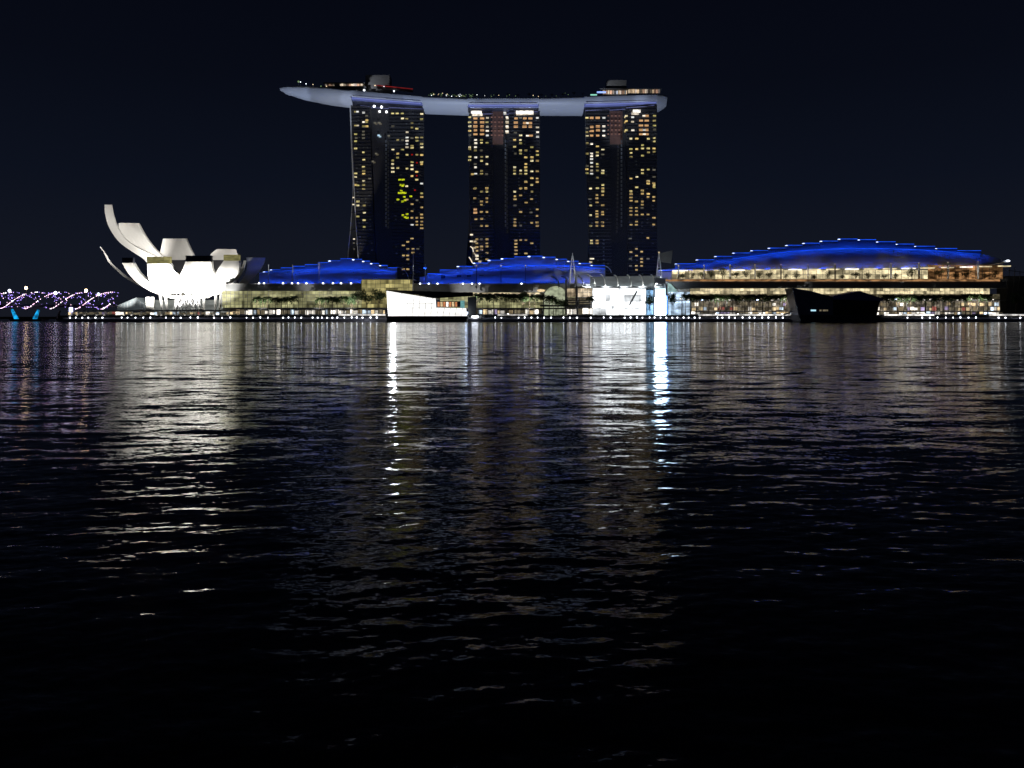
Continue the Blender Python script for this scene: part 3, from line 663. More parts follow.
def glazing(par, px0, px1, r0, r1, Y, m, dm=3.2, floors=2, name='glass_wall'):
    mb = MB(); nx = max(2, int((px1-px0)/dm*1.5)); nz_ = floors+1; run = 0; col_ = 2
    a = P(px0, r1, Y); b = P(px1, r0, Y)
    for j in range(nz_):
        for i in range(nx):
            if run <= 0: run = rng.randint(1, 4); col_ = rng.choices(range(5), (2, 4, 4, 3, 1.2))[0]
            run -= 1
            xa, xb = a.x+(b.x-a.x)*i/nx, a.x+(b.x-a.x)*(i+1)/nx; za, zb = a.z+(b.z-a.z)*j/nz_, a.z+(b.z-a.z)*(j+1)/nz_
            mb.add([(xa, Y, za), (xb, Y, za), (xb, Y, zb), (xa, Y, zb)], [(0, 1, 2, 3)], min(4, col_+(1 if rng.random() < .25 else 0)))
    mb.add([(a.x, Y+.6, a.z), (b.x, Y+.6, a.z), (b.x, Y+.6, b.z), (a.x, Y+.6, b.z)], [(3, 2, 1, 0)], 3)
    o = mb.build(name, variants(m), par)
    mb = MB(); n_ = max(2, int((px1-px0)/dm))
    for i in range(n_+1):
        px = px0+(px1-px0)*i/n_; a = P(px, r1, Y-.4); b = P(px, r0, Y-.4); mb.box(a.x-.07, a.x+.07, Y-.45, Y-.05, a.z, b.z)
    for j in range(1, floors+1):
        r = r0+(r1-r0)*j/(floors+1); a = P(px0, r, Y); b = P(px1, r, Y); mb.box(a.x, b.x, Y-.7, Y-.46, a.z-.1, a.z+.1)
    mb.build('frame', M['grey'], o); return o
SHV = [[emit(nm_, c_, s_*k_, .6, (.6, .6, 1.1), lo=.3, hi=.65, detail=4) for k_ in (.3, .7, 1.3)] for nm_, c_, s_ in (('shop_white', (1, .93, .82), 2.4), ('shop_warm', (1, .75, .42), 1.1), ('shop_dim', (.6, .5, .32), .3), ('shop_cool', (.7, .85, 1), 2.2), ('shop_lilac', (.75, .6, 1), .8), ('shop_red', (.9, .25, .2), .5))]
def shopfronts(par, px0, px1, r0, r1, Y, wts, step=3.4):
    px = px0
    while px < px1-2:
        w_ = rng.uniform(.6, 1.2)*step; e_ = min(px+w_, px1)
        mb = MB(); top = r0+rng.uniform(0, 1.2); mb.pbox(px+.3, e_-.3, top, r1-rng.uniform(.3, 1.2), Y+rng.uniform(0, 2), .5)
        mb.build('shop_window', rng.choice(SHV[rng.choices(range(6), wts)[0]]), par)
        px = e_
def colonnade(par, xs, r0, r1, Y, m, w_=.35, d=.7, name='column'):
    for px in xs:
        mb = MB(); a = P(px, r1, Y); b = P(px, r0, Y); mb.bar(a, b, w_, n=8); mb.build(name, m, par)
def eave_lamps(par, xs, row, Y, r_=.55):
    for px in xs:
        mb = MB(); mb.ball(P(px, row, Y), r_); mb.build('eave_lamp', M['lamp'], par)

# west mall
m1 = thing('shopping_mall', (P(320, 0, 600).x, 600, 4.6), 'low glazed mall under a stepped blue roof between lotus building and first tower', 'shopping mall')
S1 = [(259.5, 263.2, 274), (263.2, 270, 272), (270, 281, 270), (281, 293, 268), (293, 305, 266.5), (305, 318, 264.8), (318, 328.5, 262.8), (328.5, 340.5, 260.9), (340.5, 352, 258.9), (352, 362, 259.5), (362, 370, 261.3), (370, 379, 263.6), (379, 387.5, 265.6), (387.5, 397, 268)]
stepped_roof(m1, S1, lambda p: 283.6, arc(259, 398, 273.5, 269.2, 272), holes=[(px, 278.5, 2) for px in (302, 314, 325, 347)])
mb = MB(); mb.pbox(225, 366, 284.2, 290.8, 596, 17); mb.build('fascia', M['grey'], m1)
mb = MB(); mb.pbox(228, 366, 283.4, 284.0, 594, 2); mb.build('parapet', M['concrete'], m1)
glazing(m1, 222, 366, 291, 308, 602, GY, 4.2, 4)
glazing(m1, 361.5, 413, 279.8, 308, 592, emit('interior_gold', (.72, .62, .25), .75, .5, (.12, .3, .4), lo=.3, hi=.7, detail=4), 4.4, 6, 'glass_box')
mb = MB(); mb.pbox(361, 413.4, 279, 279.7, 591, 20); mb.build('box_roof', M['concrete'], m1)
mb = MB(); mb.pbox(222, 412, 307.6, 309.4, 584, 16); mb.build('canopy', M['grey'], m1)
shopfronts(m1, 232, 385, 309.6, 315, 598, (3, 2.5, 4, 1, .3, .15), 4.2)
colonnade(m1, [238+i*7.6 for i in range(20)], 309.4, 315.3, 585, M['white'])
eave_lamps(m1, (259, 264, 283, 292, 298, 306.4, 323, 333, 341, 351), 283.2, 593.4)
for px in (268.5, 292.5, 319): colonnade(m1, [px], 262 if px > 300 else 264.5, 284, 606, M['steel'], .35, name='mast')
# lamps on the right half steps
for k in (9, 10, 11, 12, 7, 1, 2):
    mb = MB(); mb.ball(P(S1[k][0]+1, S1[k][2]+.3, 644), .7, sc=(1.7, 1, .7)); mb.build('roof_lamp', emit('roof_lamp', (.6, .7, 1), 3) if k == 9 else bpy.data.materials.get('roof_lamp') or M['lampb'], m1)
RL = bpy.data.materials['roof_lamp']
# curved dark end of the roof and white pole
mb = MB(); pts = [P(397+12*math.sin(t), 281-15*math.cos(t)+1, 640) for t in [i*.2 for i in range(8)]]; mb.tube(pts, .25, 5); mb.build('roof_arc', M['steel'], m1)

# centre mall
m2 = thing('shopping_mall', (P(510, 0, 600).x, 600, 4.6), 'central low mall with long stepped blue roof below the middle and third tower', 'shopping mall')
S2 = [(420, 427.5, 277.5), (427.5, 440, 274), (440, 457, 270.2), (457, 473, 266.6), (473, 488, 263.3), (488, 501, 260.4), (501, 514.5, 258.8), (514.5, 528, 257), (528, 542.5, 256.4), (542.5, 555.5, 257.4), (555.5, 567, 259.4), (567, 578.5, 261.4), (578.5, 590.5, 263.6), (590.5, 605, 265.6)]
stepped_roof(m2, S2, lambda p: 283.6, arc(419, 606, 278, 266.4, 269), holes=[(px, 277.3, 2.2) for px in (443, 459, 469, 481.5, 494, 507, 531.5)])
mb = MB(); mb.pbox(413.5, 575, 284.4, 292.3, 596, 17); mb.build('fascia', M['grey'], m2)
mb = MB(); mb.pbox(413.5, 575, 283.5, 284.2, 594, 2); mb.build('parapet', M['concrete'], m2)
glazing(m2, 413.5, 540, 292.6, 296, 600, GY2, 7, 1)
glazing(m2, 440, 575, 296.4, 308, 606, GY, 4, 3)
mb = MB(); mb.pbox(440, 575, 307.8, 309.2, 584, 20); mb.build('canopy', M['grey'], m2)
shopfronts(m2, 468, 590, 309.4, 315, 598, (3.5, 2, 3, .6, .2, .1), 4)
colonnade(m2, [472+i*7 for i in range(15)], 309.2, 315.3, 585, M['concrete'])
eave_lamps(m2, (420, 428.7, 437.5, 463, 472, 479.5, 521.5), 283.6, 593.4)
for k in (3, 4, 8, 9, 10, 11, 12, 13, 5, 6):
    mb = MB(); mb.ball(P(S2[k][0]+1, S2[k][2]+.2, 644), .7, sc=(1.7, 1, .7)); mb.build('roof_lamp', RL, m2)
for px, r in ((476.5, 265.8), (501, 265.8), (525.5, 265.6)):
    mb = MB(); mb.bar(P(px, 283, 612), P(px, r, 612), .25); mb.ball(P(px, r, 612), .5, m=1); mb.build('mast', [M['grey'], SHOP[1]], m2)
mb = MB(); mb.bar(P(425.3, 284, 608), P(425.3, 264.5, 608), .3); mb.bar(P(424, 268, 608), P(426.6, 268, 608), .2); mb.build('mast', M['steel'], m2)
pts = [P(603.5+8*math.sin(t), 272-8*math.cos(t)+2, 640) for t in [i*.2 for i in range(8)]]
mb = MB(); mb.tube(pts, .3, 5); mb.build('roof_arc', M['steel'], m2)

# right mall / convention hall
m3 = thing('convention_centre', (P(835, 0, 600).x, 600, 4.6), 'longest low building with highest stepped blue roof and planted upper terrace, behind the dark pavilion', 'convention centre')
S3 = [(657, 675, 270.8), (675, 696, 264), (696, 714.5, 260), (714.5, 732.5, 256.6), (732.5, 750.5, 253.2), (750.5, 768, 250.8), (768, 785.5, 248.3), (785.5, 802.5, 245.5), (802.5, 820, 243.4), (820, 838, 241.3), (838, 857.5, 239.2), (857.5, 876, 239.9), (876, 895.5, 242), (895.5, 914, 244.3), (914, 935, 246.5), (935, 957, 248.7), (957, 981, 250.9)]
def base3(px): return 270.5-2.3*min(1, max(0, (px-657)/243))-(0 if px < 900 else (px-900)*.025)
MID3 = [(655, 271.5), (675, 268.6), (700, 264.6), (725, 260.6), (750, 256.8), (775, 253.4), (800, 250.8), (830, 249.1), (857, 248.6), (885, 248.7), (914, 249.6), (940, 251.2), (960, 252.8), (983, 254.8)]
stepped_roof(m3, S3, base3, lambda p: li(MID3, p), Yf=608, Yb=655)
# pointed right tip of the lower roof
mb = MB(); a, b, c = P(981, 254, 622), P(981, base3(981), 608), P(1009, 261.2, 606); d = P(981, 262, 650)
mb.add([a, b, c, d, a+Vector((0, 0, -.5)), b+Vector((0, 0, -.5)), c+Vector((0, 0, -.5))], [(0, 1, 2), (0, 2, 3), (4, 6, 5), (1, 5, 6, 2), (0, 4, 5, 1)]); mb.build('roof_tip', M['roof'], m3)
mb = MB(); mb.ball(P(1008, 260.8, 606), .8, sc=(2, 1, .7)); mb.build('roof_lamp', M['lamp'], m3)
for k in range(1, 16):
    mb = MB(); mb.ball(P(S3[k][0]+1, S3[k][2]+.3, 648), .7, sc=(1.7, 1, .7)); mb.build('roof_lamp', RL, m3)
glazing(m3, 672, 928, 270, 278.8, 604, GY2, 6.5, 1, 'terrace_glass')
glazing(m3, 928, 1003, 265, 279, 604.5, GO, 6.5, 1, 'terrace_glass')
mb = MB(); mb.pbox(664, 1006, 281.6, 288, 590, 20); mb.build('fascia', M['grey'], m3)
mb = MB(); mb.pbox(664, 1000, 279.4, 281.3, 589.4, .4); mb.build('balustrade', GO, m3)
for i in range(18):
    px = 676+i*19; mb = MB(); mb.pbox(px, px+12, base3(px)-.2, base3(px)+.8, 603, 4); mb.build('eave_light', GY2 if i % 3 else SHOP[0], m3)
glazing(m3, 690, 990, 288.2, 294, 600, GY2, 5, 1)
glazing(m3, 676, 1000, 300.8, 311.3, 602, GB, 3, 2)
glazing(m3, 676, 1000, 294.2, 299.4, 602, emit('interior_dusk', (.7, .6, .35), .22, .8, (.3, .3, .6), lo=.3, hi=.65), 5, 1)
shopfronts(m3, 680, 1000, 302, 306.2, 600.4, (1.2, 2, 6, .3, .5, .4), 4)
shopfronts(m3, 680, 1000, 306.6, 311, 600.4, (1.5, 2.5, 5, .4, .6, .5), 4)
mb = MB(); mb.pbox(676, 1006, 299.6, 300.6, 588, 12); mb.build('canopy', M['grey'], m3)
for i in range(46):
    px = 682+i*6.9; mb = MB(); mb.ball(P(px+rng.uniform(-1, 1), 299.2+rng.uniform(-.5, .7), 587), rng.uniform(.4, .85), sc=(1.6, 1, .8)); mb.build('canopy_lamp', SHOP[0] if rng.random() < .8 else M['lampb'], m3)
colonnade(m3, [682+i*9 for i in range(36)], 300.6, 315.3, 587, M['concrete'], .3)
shopfronts(m3, 690, 1003, 311.5, 315, 594, (3.5, 1.5, 2.5, 1, .3, .1), 5)
for px in (678.5, 704, 730, 755, 781, 808, 835, 891, 919, 948, 978):
    mb = MB(); top = base3(px)-4.5; mb.bar(P(px, 281.4, 592), P(px, top, 592), .75 if px > 890 else .5, n=8); mb.ball(P(px, top, 592), .55, m=1)
    mb.build('mast', [M['white'], SHOP[1]], m3)
# dark curved end
end = thing('truss_tower', (P(1016, 0, 612).x, 612, 4.6), 'dark curved truss structure closing the end of the longest building', 'structure')
mb = MB()
for k in range(5):
    pts = [P(1004+k*5+5*math.sin(t*1.2)*1.2, 315-52*math.sin(t*1.05)+k*4, 612) for t in [i*.16 for i in range(10)]]; mb.tube(pts, .22, 5)
for r in (270, 280, 290, 300): mb.bar(P(1004, r, 612), P(1030, r+3, 612), .2)
mb.build('frame', M['dgrey'], end)
mb = MB(); mb.pbox(1006, 1060, 276, 315.4, 618, 12); mb.build('wall', M['dgrey'], end)

# ------------------------------------------------------------------ bright white theatre block and entrance
th_ = thing('glass_theatre', (P(613, 0, 585).x, 585, 4.6), 'glowing white glass hall under curved canopy ribs beside the narrow screen tower', 'glass hall')
TW = emit('hall_glow', (.93, .97, 1), 4.4, .80, (.15, .3, .22), lo=.3, hi=.6, detail=6); 
glazing(th_, 592.5, 646, 288.2, 315, 584, TW, 6.6, 3)
glazing(th_, 577.8, 592.3, 288.4, 297, 585, emit('hall_warm', (1, .8, .55), 1.0, .6, (.25, .3, .3)), 4, 1)
glazing(th_, 567, 576.8, 288.6, 297, 586, emit('hall_peach', (1, .78, .5), .8, .6, (.25, .3, .3)), 3, 1)
for a, b in ((567.5, 576), (579, 592)):
    mb = MB(); mb.pbox(a, b, 297.4, 304.4, 586, 4); mb.build('facade_panel', M['grey'], th_)
    for r in (298.6, 301, 303.2):
        mb = MB(); mb.pbox(a+.6, b-.6, r, r+.8, 585.6, .3); mb.build('louvre', SHOP[2], th_)
shopfronts(th_, 566, 592.4, 308, 315, 587, (5, 1, 1, 0, 0, 0), 8)
mb = MB(); mb.pbox(565, 593, 304.6, 307.6, 585, 6); mb.build('facade_panel', M['concrete'], th_)
mb = MB(); mb.pbox(576, 664, 286.4, 287.6, 580, 18); mb.build('roof_edge', M['grey'], th_)
mb = MB(); mb.pbox(586, 660, 284.2, 285.6, 592, 1); mb.build('glow_line', emit('hall_line', (.9, .97, 1), 1.5, .5, (.1, .1, .1)), th_)
# curved canopy glass + ribs
mb = MB(); secs = []
for i in range(9):
    t = i/8*math.pi/2
    Y = 584+22*math.sin(t)**1; r = 286.2-10.6*math.sin(t)**.8
    secs.append([P(590, r+1.2, Y), P(662, r, Y)])
for a, b in zip(secs, secs[1:]): mb.add([a[0], a[1], b[1], b[0]], [(0, 1, 2, 3)])
cg = mb.build('canopy', emit('canopy_glass_glow', (.5, .56, .58), .16, .45, (.2, .2, .2)), th_); so = cg.modifiers.new('s', 'SOLIDIFY'); so.thickness = .3  # weak emission stands in for hall light shining through the glass
for px in (556, 566, 580, 592, 606, 619, 632, 644, 656):
    pts = []
    for i in range(9):
        t = i/8*math.pi/2; pts.append(P(px-4+ (8 if px < 600 else 4)*math.cos(t)-1, 286-11*math.sin(t)**.8+(0 if px > 575 else 1.5), 582+22*math.sin(t)))
    mb = MB(); mb.tube(pts, .5, 6); mb.build('canopy_rib', M['white'], th_)
# diagonal stair shape inside
mb = MB(); mb.bar(P(629.5, 305, 583), P(637, 291, 583), .7, n=5); mb.build('stair', M['concrete'], th_)
for a, b, r in ((616, 640, 308.7),): 
    mb = MB(); mb.pbox(a, b, r, r+.35, 582.6, .5); mb.build('ledge', M['grey'], th_)
# arch entrance
ent = thing('arched_entrance', (P(556, 0, 590).x, 590, 4.6), 'small arched glass entrance hall beside the glowing white hall, warm light inside', 'entrance')
poly = [(P(543.5, 315, 592).x, 4.6)]
for i in range(13):
    t = math.pi*i/12; p = P(555.5-12*math.cos(t), 297-11.5*math.sin(t), 592); poly.append((p.x, p.z))
poly.append((P(567.3, 315, 592).x, 4.6))
mb = MB(); mb.prism(poly[::-1], 592, 594); mb.build('glass_wall', emit('arch_glow', (.75, .82, .55), .6, .6, (.3, .3, .4), lo=.3, hi=.65), ent)
mb = MB(); mb.tube([(x, 591, z) for x, z in poly], .45, 6); mb.build('arch', M['white'], ent)
mb = MB(); mb.pbox(540, 566, 304.8, 306.6, 588, 5); mb.build('canopy', M['grey'], ent)
mb = MB(); mb.ball(P(541, 290.5, 592), 1.1, sc=(3, 1, 1)); mb.build('flood_lamp', SHOP[1], ent)
# A-frame masts
def amast(px, r0, r1, Y, sp_, lab, sail=None):
    t = thing('a_frame_mast', (P(px, 0, Y).x, Y, 4.6), lab, 'mast')
    for s in (-1, 1):
        mb = MB(); mb.bar(P(px+s*sp_, r1, Y), P(px+s*.5, r0+3, Y), .75, .35, n=8); mb.build('leg', M['steel'], t)
    mb = MB(); mb.bar(P(px, r0+6, Y), P(px, r0, Y), .5, .3, n=8); mb.build('spire', M['steel'], t)
    mb = MB(); r = (r0+r1)/2; mb.bar(P(px-sp_*.5, r, Y), P(px+sp_*.5, r, Y), .25); mb.build('crossbar', M['steel'], t)
    if sail:
        mb = MB(); mb.add([P(*q, Y) for q in sail]+[P(*q, Y+.4) for q in sail], [(0, 1, 2, 3), (7, 6, 5, 4), (0, 4, 5, 1), (1, 5, 6, 2), (2, 6, 7, 3), (3, 7, 4, 0)]); mb.build('sail', M['grey'], t)
        mb = MB(); mb.ball(P(px, r0, Y-1), .7); mb.build('lamp', SHOP[1], t)
    return t
am = amast(572.5, 253, 284, 598, 3.2, 'tall white A-shaped mast rising in front of the middle blue roof')
mb = MB(); mb.bar(P(577.5, 315, 583), P(576.2, 275, 583), .7, n=8); mb.build('post', M['concrete'], am)
mb = MB(); mb.bar(P(566, 315, 583), P(566, 280, 583), .8, n=8); mb.build('post', M['concrete'], am)
amast(659, 252.5, 282, 596, 2.8, 'white A-shaped mast with a grey sail beside the third hotel tower', [(660, 253.5), (673, 250), (671, 263.5), (661, 262)])
spot(P(572, 300, 575), P(572.5, 268, 598), 4e3, (1, .95, .88), 20); spot(P(664, 300, 575), P(666, 260, 596), 1.1e4, (1, .95, .88), 30)
for px in (704, 755, 808, 891, 948, 978): spot(P(px, 283, 575), P(px, 272, 592), 4e3, (1, .92, .8), 30)

# LED screen tower
scn = thing('screen_tower', (P(661, 0, 578).x, 578, 4.6), 'narrow upright light tower glowing icy blue-white at the promenade edge', 'light tower')
for i, (r0, r1) in enumerate(((288.5, 296.4), (297.2, 303.6), (304.4, 315.2))):
    mb = MB(); mb.pbox(655.2, 665.4, r0, r1, 577, .8); mb.build('screen', emit('screen_%d' % i, (.62, .82, 1), (2.5, 22, 32)[i], .3, (.3, .3, .3)), scn)
mb = MB(); mb.pbox(654, 655, 284, 315.4, 576.5, 3); mb.pbox(665.6, 667.3, 284, 315.4, 576.5, 3); mb.pbox(655, 665.6, 278, 284, 577, 3)
for r in (296.6, 303.8): mb.pbox(655.2, 665.4, r, r+.4, 576.4, .4)
mb.build('frame', M['steel'], scn)
mb = MB(); mb.pbox(665.9, 667, 296, 314, 576.2, .25); mb.build('edge_light', emit('edge_blue', (.1, .3, 1), 8), scn)
side = thing('glass_lounge', (P(680, 0, 590).x, 590, 4.6), 'small blue-lit glass lounge between the light tower and the longest building', 'lounge')
glazing(side, 668.2, 690, 292, 315, 590, emit('lounge_glow', (.62, .8, 1), 2.0, .8, (.18, .3, .25), lo=.35, hi=.62, detail=4), 4.5, 3)
mb = MB(); pts = [(P(668, 0, 589).x, P(0, 292, 589).z), (P(668, 0, 589).x, P(0, 283, 589).z), (P(671, 0, 589).x, P(0, 284, 589).z), (P(678, 0, 589).x, P(0, 291.7, 589).z)]
mb.prism(pts, 589, 600); mb.build('roof', emit('lounge_roof', (.5, .75, .7), .5, .5, (.3, .3, .3)), side)
side2 = thing('glass_kiosk', (P(649, 0, 584).x, 584, 4.6), 'slim kiosk with blue-tinted windows joining white hall and light tower', 'kiosk')
glazing(side2, 646.3, 653.6, 290, 315, 585, emit('kiosk_glow', (.35, .65, 1), 1.2, .85, (.5, .5, .3), lo=.4, hi=.6), 3, 4)

for px in (588, 606, 624, 642, 656): spot((P(px, 0, 577).x, 577, P(0, 285.3, 577).z), P(px, 279, 592), 9e3, (.92, .97, 1), 130, .7)  # mid-air spots added to brighten the hall canopy ribs
for i in range(9):
    px = (262, 318, 350, 470, 530, 720, 790, 905, 975)[i]
    spot((P(px, 0, 563).x, 563, 6.5), P(px, 289.5, 594), 6e4, (1, .97, .92), 46, .8)  # soft up-lights added to lift the mall fascias
for px in (262, 284, 330, 354, 376, 486, 508, 530, 556, 694, 716, 738, 760, 782, 900, 925, 950, 975):
    spot((P(px, 0, 566).x, 566, 5.2), P(px, 297, 579), 2600, (1, .95, .8), 62, .8, .2)  # low fill spots added to brighten the palms
# ------------------------------------------------------------------ pavilions standing in the water
pv = thing('glass_pavilion', (P(427, 0, 545).x, 545, 0), 'faceted white glowing glass pavilion standing on a dark plinth in the water', 'pavilion')
mb = MB(); mb.prism([(P(a, b, 540).x, P(a, b, 540).z) for a, b in ((386.5, 323), (465.5, 323), (467.5, 316), (387, 316))], 540, 562); mb.build('plinth', mat('plinth_stone', (.07, .085, .09), .8), pv)
PW = emit('pavilion_glow', (1, .985, .95), 1.5, .4, (.12, .3, .25), lo=.3, hi=.6, detail=5)
def wp(a, b, Y): return P(a, b, Y)
front = [wp(388, 316, 546), wp(467, 316, 544), wp(466, 308, 544), wp(436, 307.5, 543), wp(435.5, 298.2, 543), wp(386.5, 290.8, 547)]
mb = MB(); n_ = len(front); mb.add(front+[p+Vector((0, 1, 0)) for p in front], [tuple(range(n_)), tuple(range(n_, 2*n_))[::-1]]+[(i, n_+i, n_+(i+1) % n_, (i+1) % n_) for i in range(n_)]); gl = mb.build('glass_wall', PW, pv)
mb = MB()
for i in range(13):
    px = 389+i*6.1; top = 291.3+(px-386.5)*.151 if px < 436 else 308
    mb.bar(P(px-1, 316, 543), P(px+.6, top, 543), .15, n=4)
for r in (303.5, 308): mb.bar(P(388, r, 542.8), P(435 if r < 307 else 466, r, 542.8), .15, n=4)
mb.build('frame', M['grey'], gl)
# roof blade of dark metal: slopes down then up
rb = MB()
for seg_ in (((385.5, 290), (434, 297.6), (434, 298.4), (385.5, 290.7)), ((434, 295.8), (473, 292.6), (473, 296), (434, 298.4)), ((386, 289.9), (473, 292.6), (434, 295.8), (434, 297.6))):
    rb.add([P(a, b, 542.5) for a, b in seg_]+[P(a, b, 560) for a, b in seg_], [(0, 1, 2, 3), (7, 6, 5, 4), (0, 4, 5, 1), (1, 5, 6, 2), (2, 6, 7, 3), (3, 7, 4, 0)])
rb.build('roof', M['black'], pv)
mb = MB(); mb.pbox(436.5, 462, 301.2, 307.2, 546, 1); mb.build('sign_box', M['dpanel'], pv)
OR = emit('window_orange', (1, .38, .16), .8, .6, (.8, .8, 1))
ks = [OR, SHOP[1], OR, SHOP[0], OR, SHOP[1], OR]
for i, m_ in enumerate(ks):
    mb = MB(); px = 437.5+i*2.9; mb.pbox(px, px+2.1, 302, 306.6, 545, .4); mb.build('window', m_, pv)
mb = MB(); mb.pbox(460.5, 464.5, 300.5, 308, 545.6, .5); mb.build('window', emit('pav_teal', (.3, .75, .75), .5, .5, (.5, .5, .5)), pv)
mb = MB(); mb.pbox(467.8, 476, 297, 315.8, 548, 6); mb.build('end_wall', M['grey'], pv)
mb = MB(); mb.ball(P(393, 306, 541.5), 1.35, sc=(1, .4, 2.2), k=2); mb.build('flood_or_fill_lamp', emit('pav_flood', (.9, .94, 1), 130), pv)
mb = MB(); mb.ball(P(466, 313.6, 541.5), .9, k=1); mb.build('flood_or_fill_lamp', M['lampb'], pv)
for px, r in ((437.5, 316),): pass

dk = thing('dark_pavilion', (P(840, 0, 545).x, 545, 0), 'unlit angular black pavilion standing in the water before the longest building', 'pavilion')
Y = 544
def fac(pts, Y0, Y1, name, m):
    mb = MB(); mb.prism([(P(a, b, Y0).x, P(a, b, Y0).z) for a, b in pts], Y0, Y1); return mb.build(name, m, dk)
fac([(800.5, 323.5), (800, 315), (877, 315), (885, 321), (884, 323.5)], 543, 562, 'plinth', mat('pavilion_plinth', (.08, .08, .10), .7))
fac([(799.5, 315), (793, 288), (811, 291), (833, 297), (833, 315)], 544, 560, 'left_facet', M['dpanel'])
fac([(833, 315), (833.2, 297), (880, 301), (877, 315)], 545, 560, 'right_facet', M['black'])
mb = MB(); rp_ = [P(833, 296.2, 543), P(860, 291, 548), P(884, 299, 546), P(882, 301, 543), P(833, 299.5, 543)]; bk = [p+Vector((0, 18, 0)) for p in rp_]
mb.add(rp_+bk, [(0, 4, 3, 2, 1), (5, 6, 7, 8, 9)]+[(i, (i+1) % 5, 5+(i+1) % 5, 5+i) for i in range(5)]); mb.build('roof_facet', mat('navy_metal', (.2, .2, .6), .4, .5), dk)
for a, b, m_ in ((811, 816, emit('dk_cyan', (.5, .85, 1), 1.0)), (819.5, 821.5, SHOP[2]), (823, 828, SHOP[2])):
    mb = MB(); mb.pbox(a, b, 309.6, 311.2, 543.6, .3); mb.build('window', m_, dk)
mb = MB(); mb.bar(P(799.6, 318, 543.2), P(792.3, 287.5, 543.2), .45, n=5); mb.build('edge_beam', M['steel'], dk)
mb = MB(); mb.bar(P(784, 315, 560), P(797, 309, 556), .5); mb.build('gangway', M['steel'], dk)

# ------------------------------------------------------------------ helix footbridge
hb = thing('footbridge', (P(30, 0, 650).x, 650, 0), 'long curving tubular footbridge strung with pink and violet lights over blue-lit piers', 'bridge')
def axis(s):   # s in 0..1
    px = -70+s*188; Yb = 700-70*s**1.2; return P(px, 300.5-.5*math.sin(s*3), Yb)
hel = [emit('bridge_light_pink', (1, .62, .85), 4.0), emit('bridge_light_violet', (.42, .28, 1), 4.5), emit('bridge_light_white', (1, .9, .95), 8)]
N = 420
for h_ in range(3):
    mb = MB(); pts = []
    for i in range(N+1):
        s = i/N; c = axis(s); a = 2*math.pi*(s*188/75)+h_*2*math.pi/3+.4
        pts.append((c+Vector((0, -6.8*math.sin(a), -6.8*math.cos(a)-.3)), math.sin(a)))
    mb.tube([p for p, _ in pts], .16, 4); mb.build('helix_tube', M['grey'], hb)
    mb = MB()
    for i in range(0, N, 3):
        p, f = pts[i]
        if rng.random() < .22: continue
        if f > 0: mb.ball(p+Vector((0, -.4, 0)), rng.uniform(.24, .42), m=0 if rng.random() < .8 else 2)
        elif rng.random() < .6: mb.ball(p, rng.uniform(.2, .32), m=1)
    o = mb.build('string_light', hel, hb); o['kind'] = 'stuff'
mb = MB()
for i in range(260):
    s = rng.random(); c = axis(s); a = rng.uniform(0, 6.28); mb.ball(c+Vector((0, 5.8*math.cos(a), 5.8*math.sin(a))), rng.uniform(.15, .33), m=rng.choice([1, 1, 1, 0]))
o = mb.build('string_light', hel, hb); o['kind'] = 'stuff'
mb = MB(); secs = []
for i in range(41):
    c = axis(i/40); secs.append([c+Vector((0, y, z)) for y, z in ((-4.5, -5.4), (4.5, -5.4), (4.5, -3.6), (-4.5, -3.6))])
mb.loft(secs); mb.build('deck', mat('bridge_deck', (.10, .09, .15), .7), hb)
CY_ = emit('pier_cyan', (.01, .45, 1), 1.25, .85, (.3, .3, .25), lo=.35, hi=.65)
for a, b in (((12.2, 309.8), (16.5, 319)), ((38.5, 310.3), (34.8, 319))):
    mb = MB(); mb.bar(P(*b, 652), P(*a, 656), 1.7, 1.0, n=8); mb.build('pier', CY_, hb)
for a, b in (((-18, 309.8), (-13, 321)), ((60, 311), (57, 320))):
    mb = MB(); mb.bar(P(*b, 652), P(*a, 656), 1.2, .8, n=8); mb.build('pier', M['dgrey'], hb)
mb = MB(); mb.pbox(9, 42, 319, 321.2, 648, 10); mb.build('pile_cap', M['dgrey'], hb)
for px, r, s in ((9.5, 290.8, 1.3), (55.5, 293, 1.5), (98.5, 294.3, 1.3)):
    mb = MB(); mb.ball(P(px, r, 660), s, k=1, sc=(1, 1, 1)); mb.bar(P(px, r+6, 660), P(px, r, 660), .2, m=1); mb.build('viewing_pod_light', [emit('pod_light', (.7, .75, 1), 5), M['steel']], hb)
road = MB(); road.box(P(-160, 0, 720).x, P(110, 0, 720).x, 716, 730, P(0, 305.5, 720).z-1.5, P(0, 305.5, 720).z)
rbg = road.build('road_bridge', mat('road_deck', (.12, .11, .13), .7), origin=(P(0, 0, 720).x, 720, 3)); tag(rbg, 'dark flat road bridge running behind the light-strung footbridge', 'bridge')
def street_lamp(px, row, Y, lab, proto=[None]):
    base = P(px, 312, Y)
    t = thing('street_lamp', base, lab, 'street lamp', 'tall street lamps behind the footbridge')
    top = P(px, row, Y)
    mb = MB(); mb.bar(base, top, .25, .14, n=6); mb.build('pole', M['grey'], t)
    mb = MB(); mb.ball(top, 1.35, k=1); mb.build('lamp_head', M['lamp_warm'], t)
street_lamp(26, 288, 722, 'tall street lamp with warm globe above the light strings of the footbridge')
street_lamp(86, 290.5, 722, 'tall warm street lamp nearer the lotus building, over the end of the footbridge')

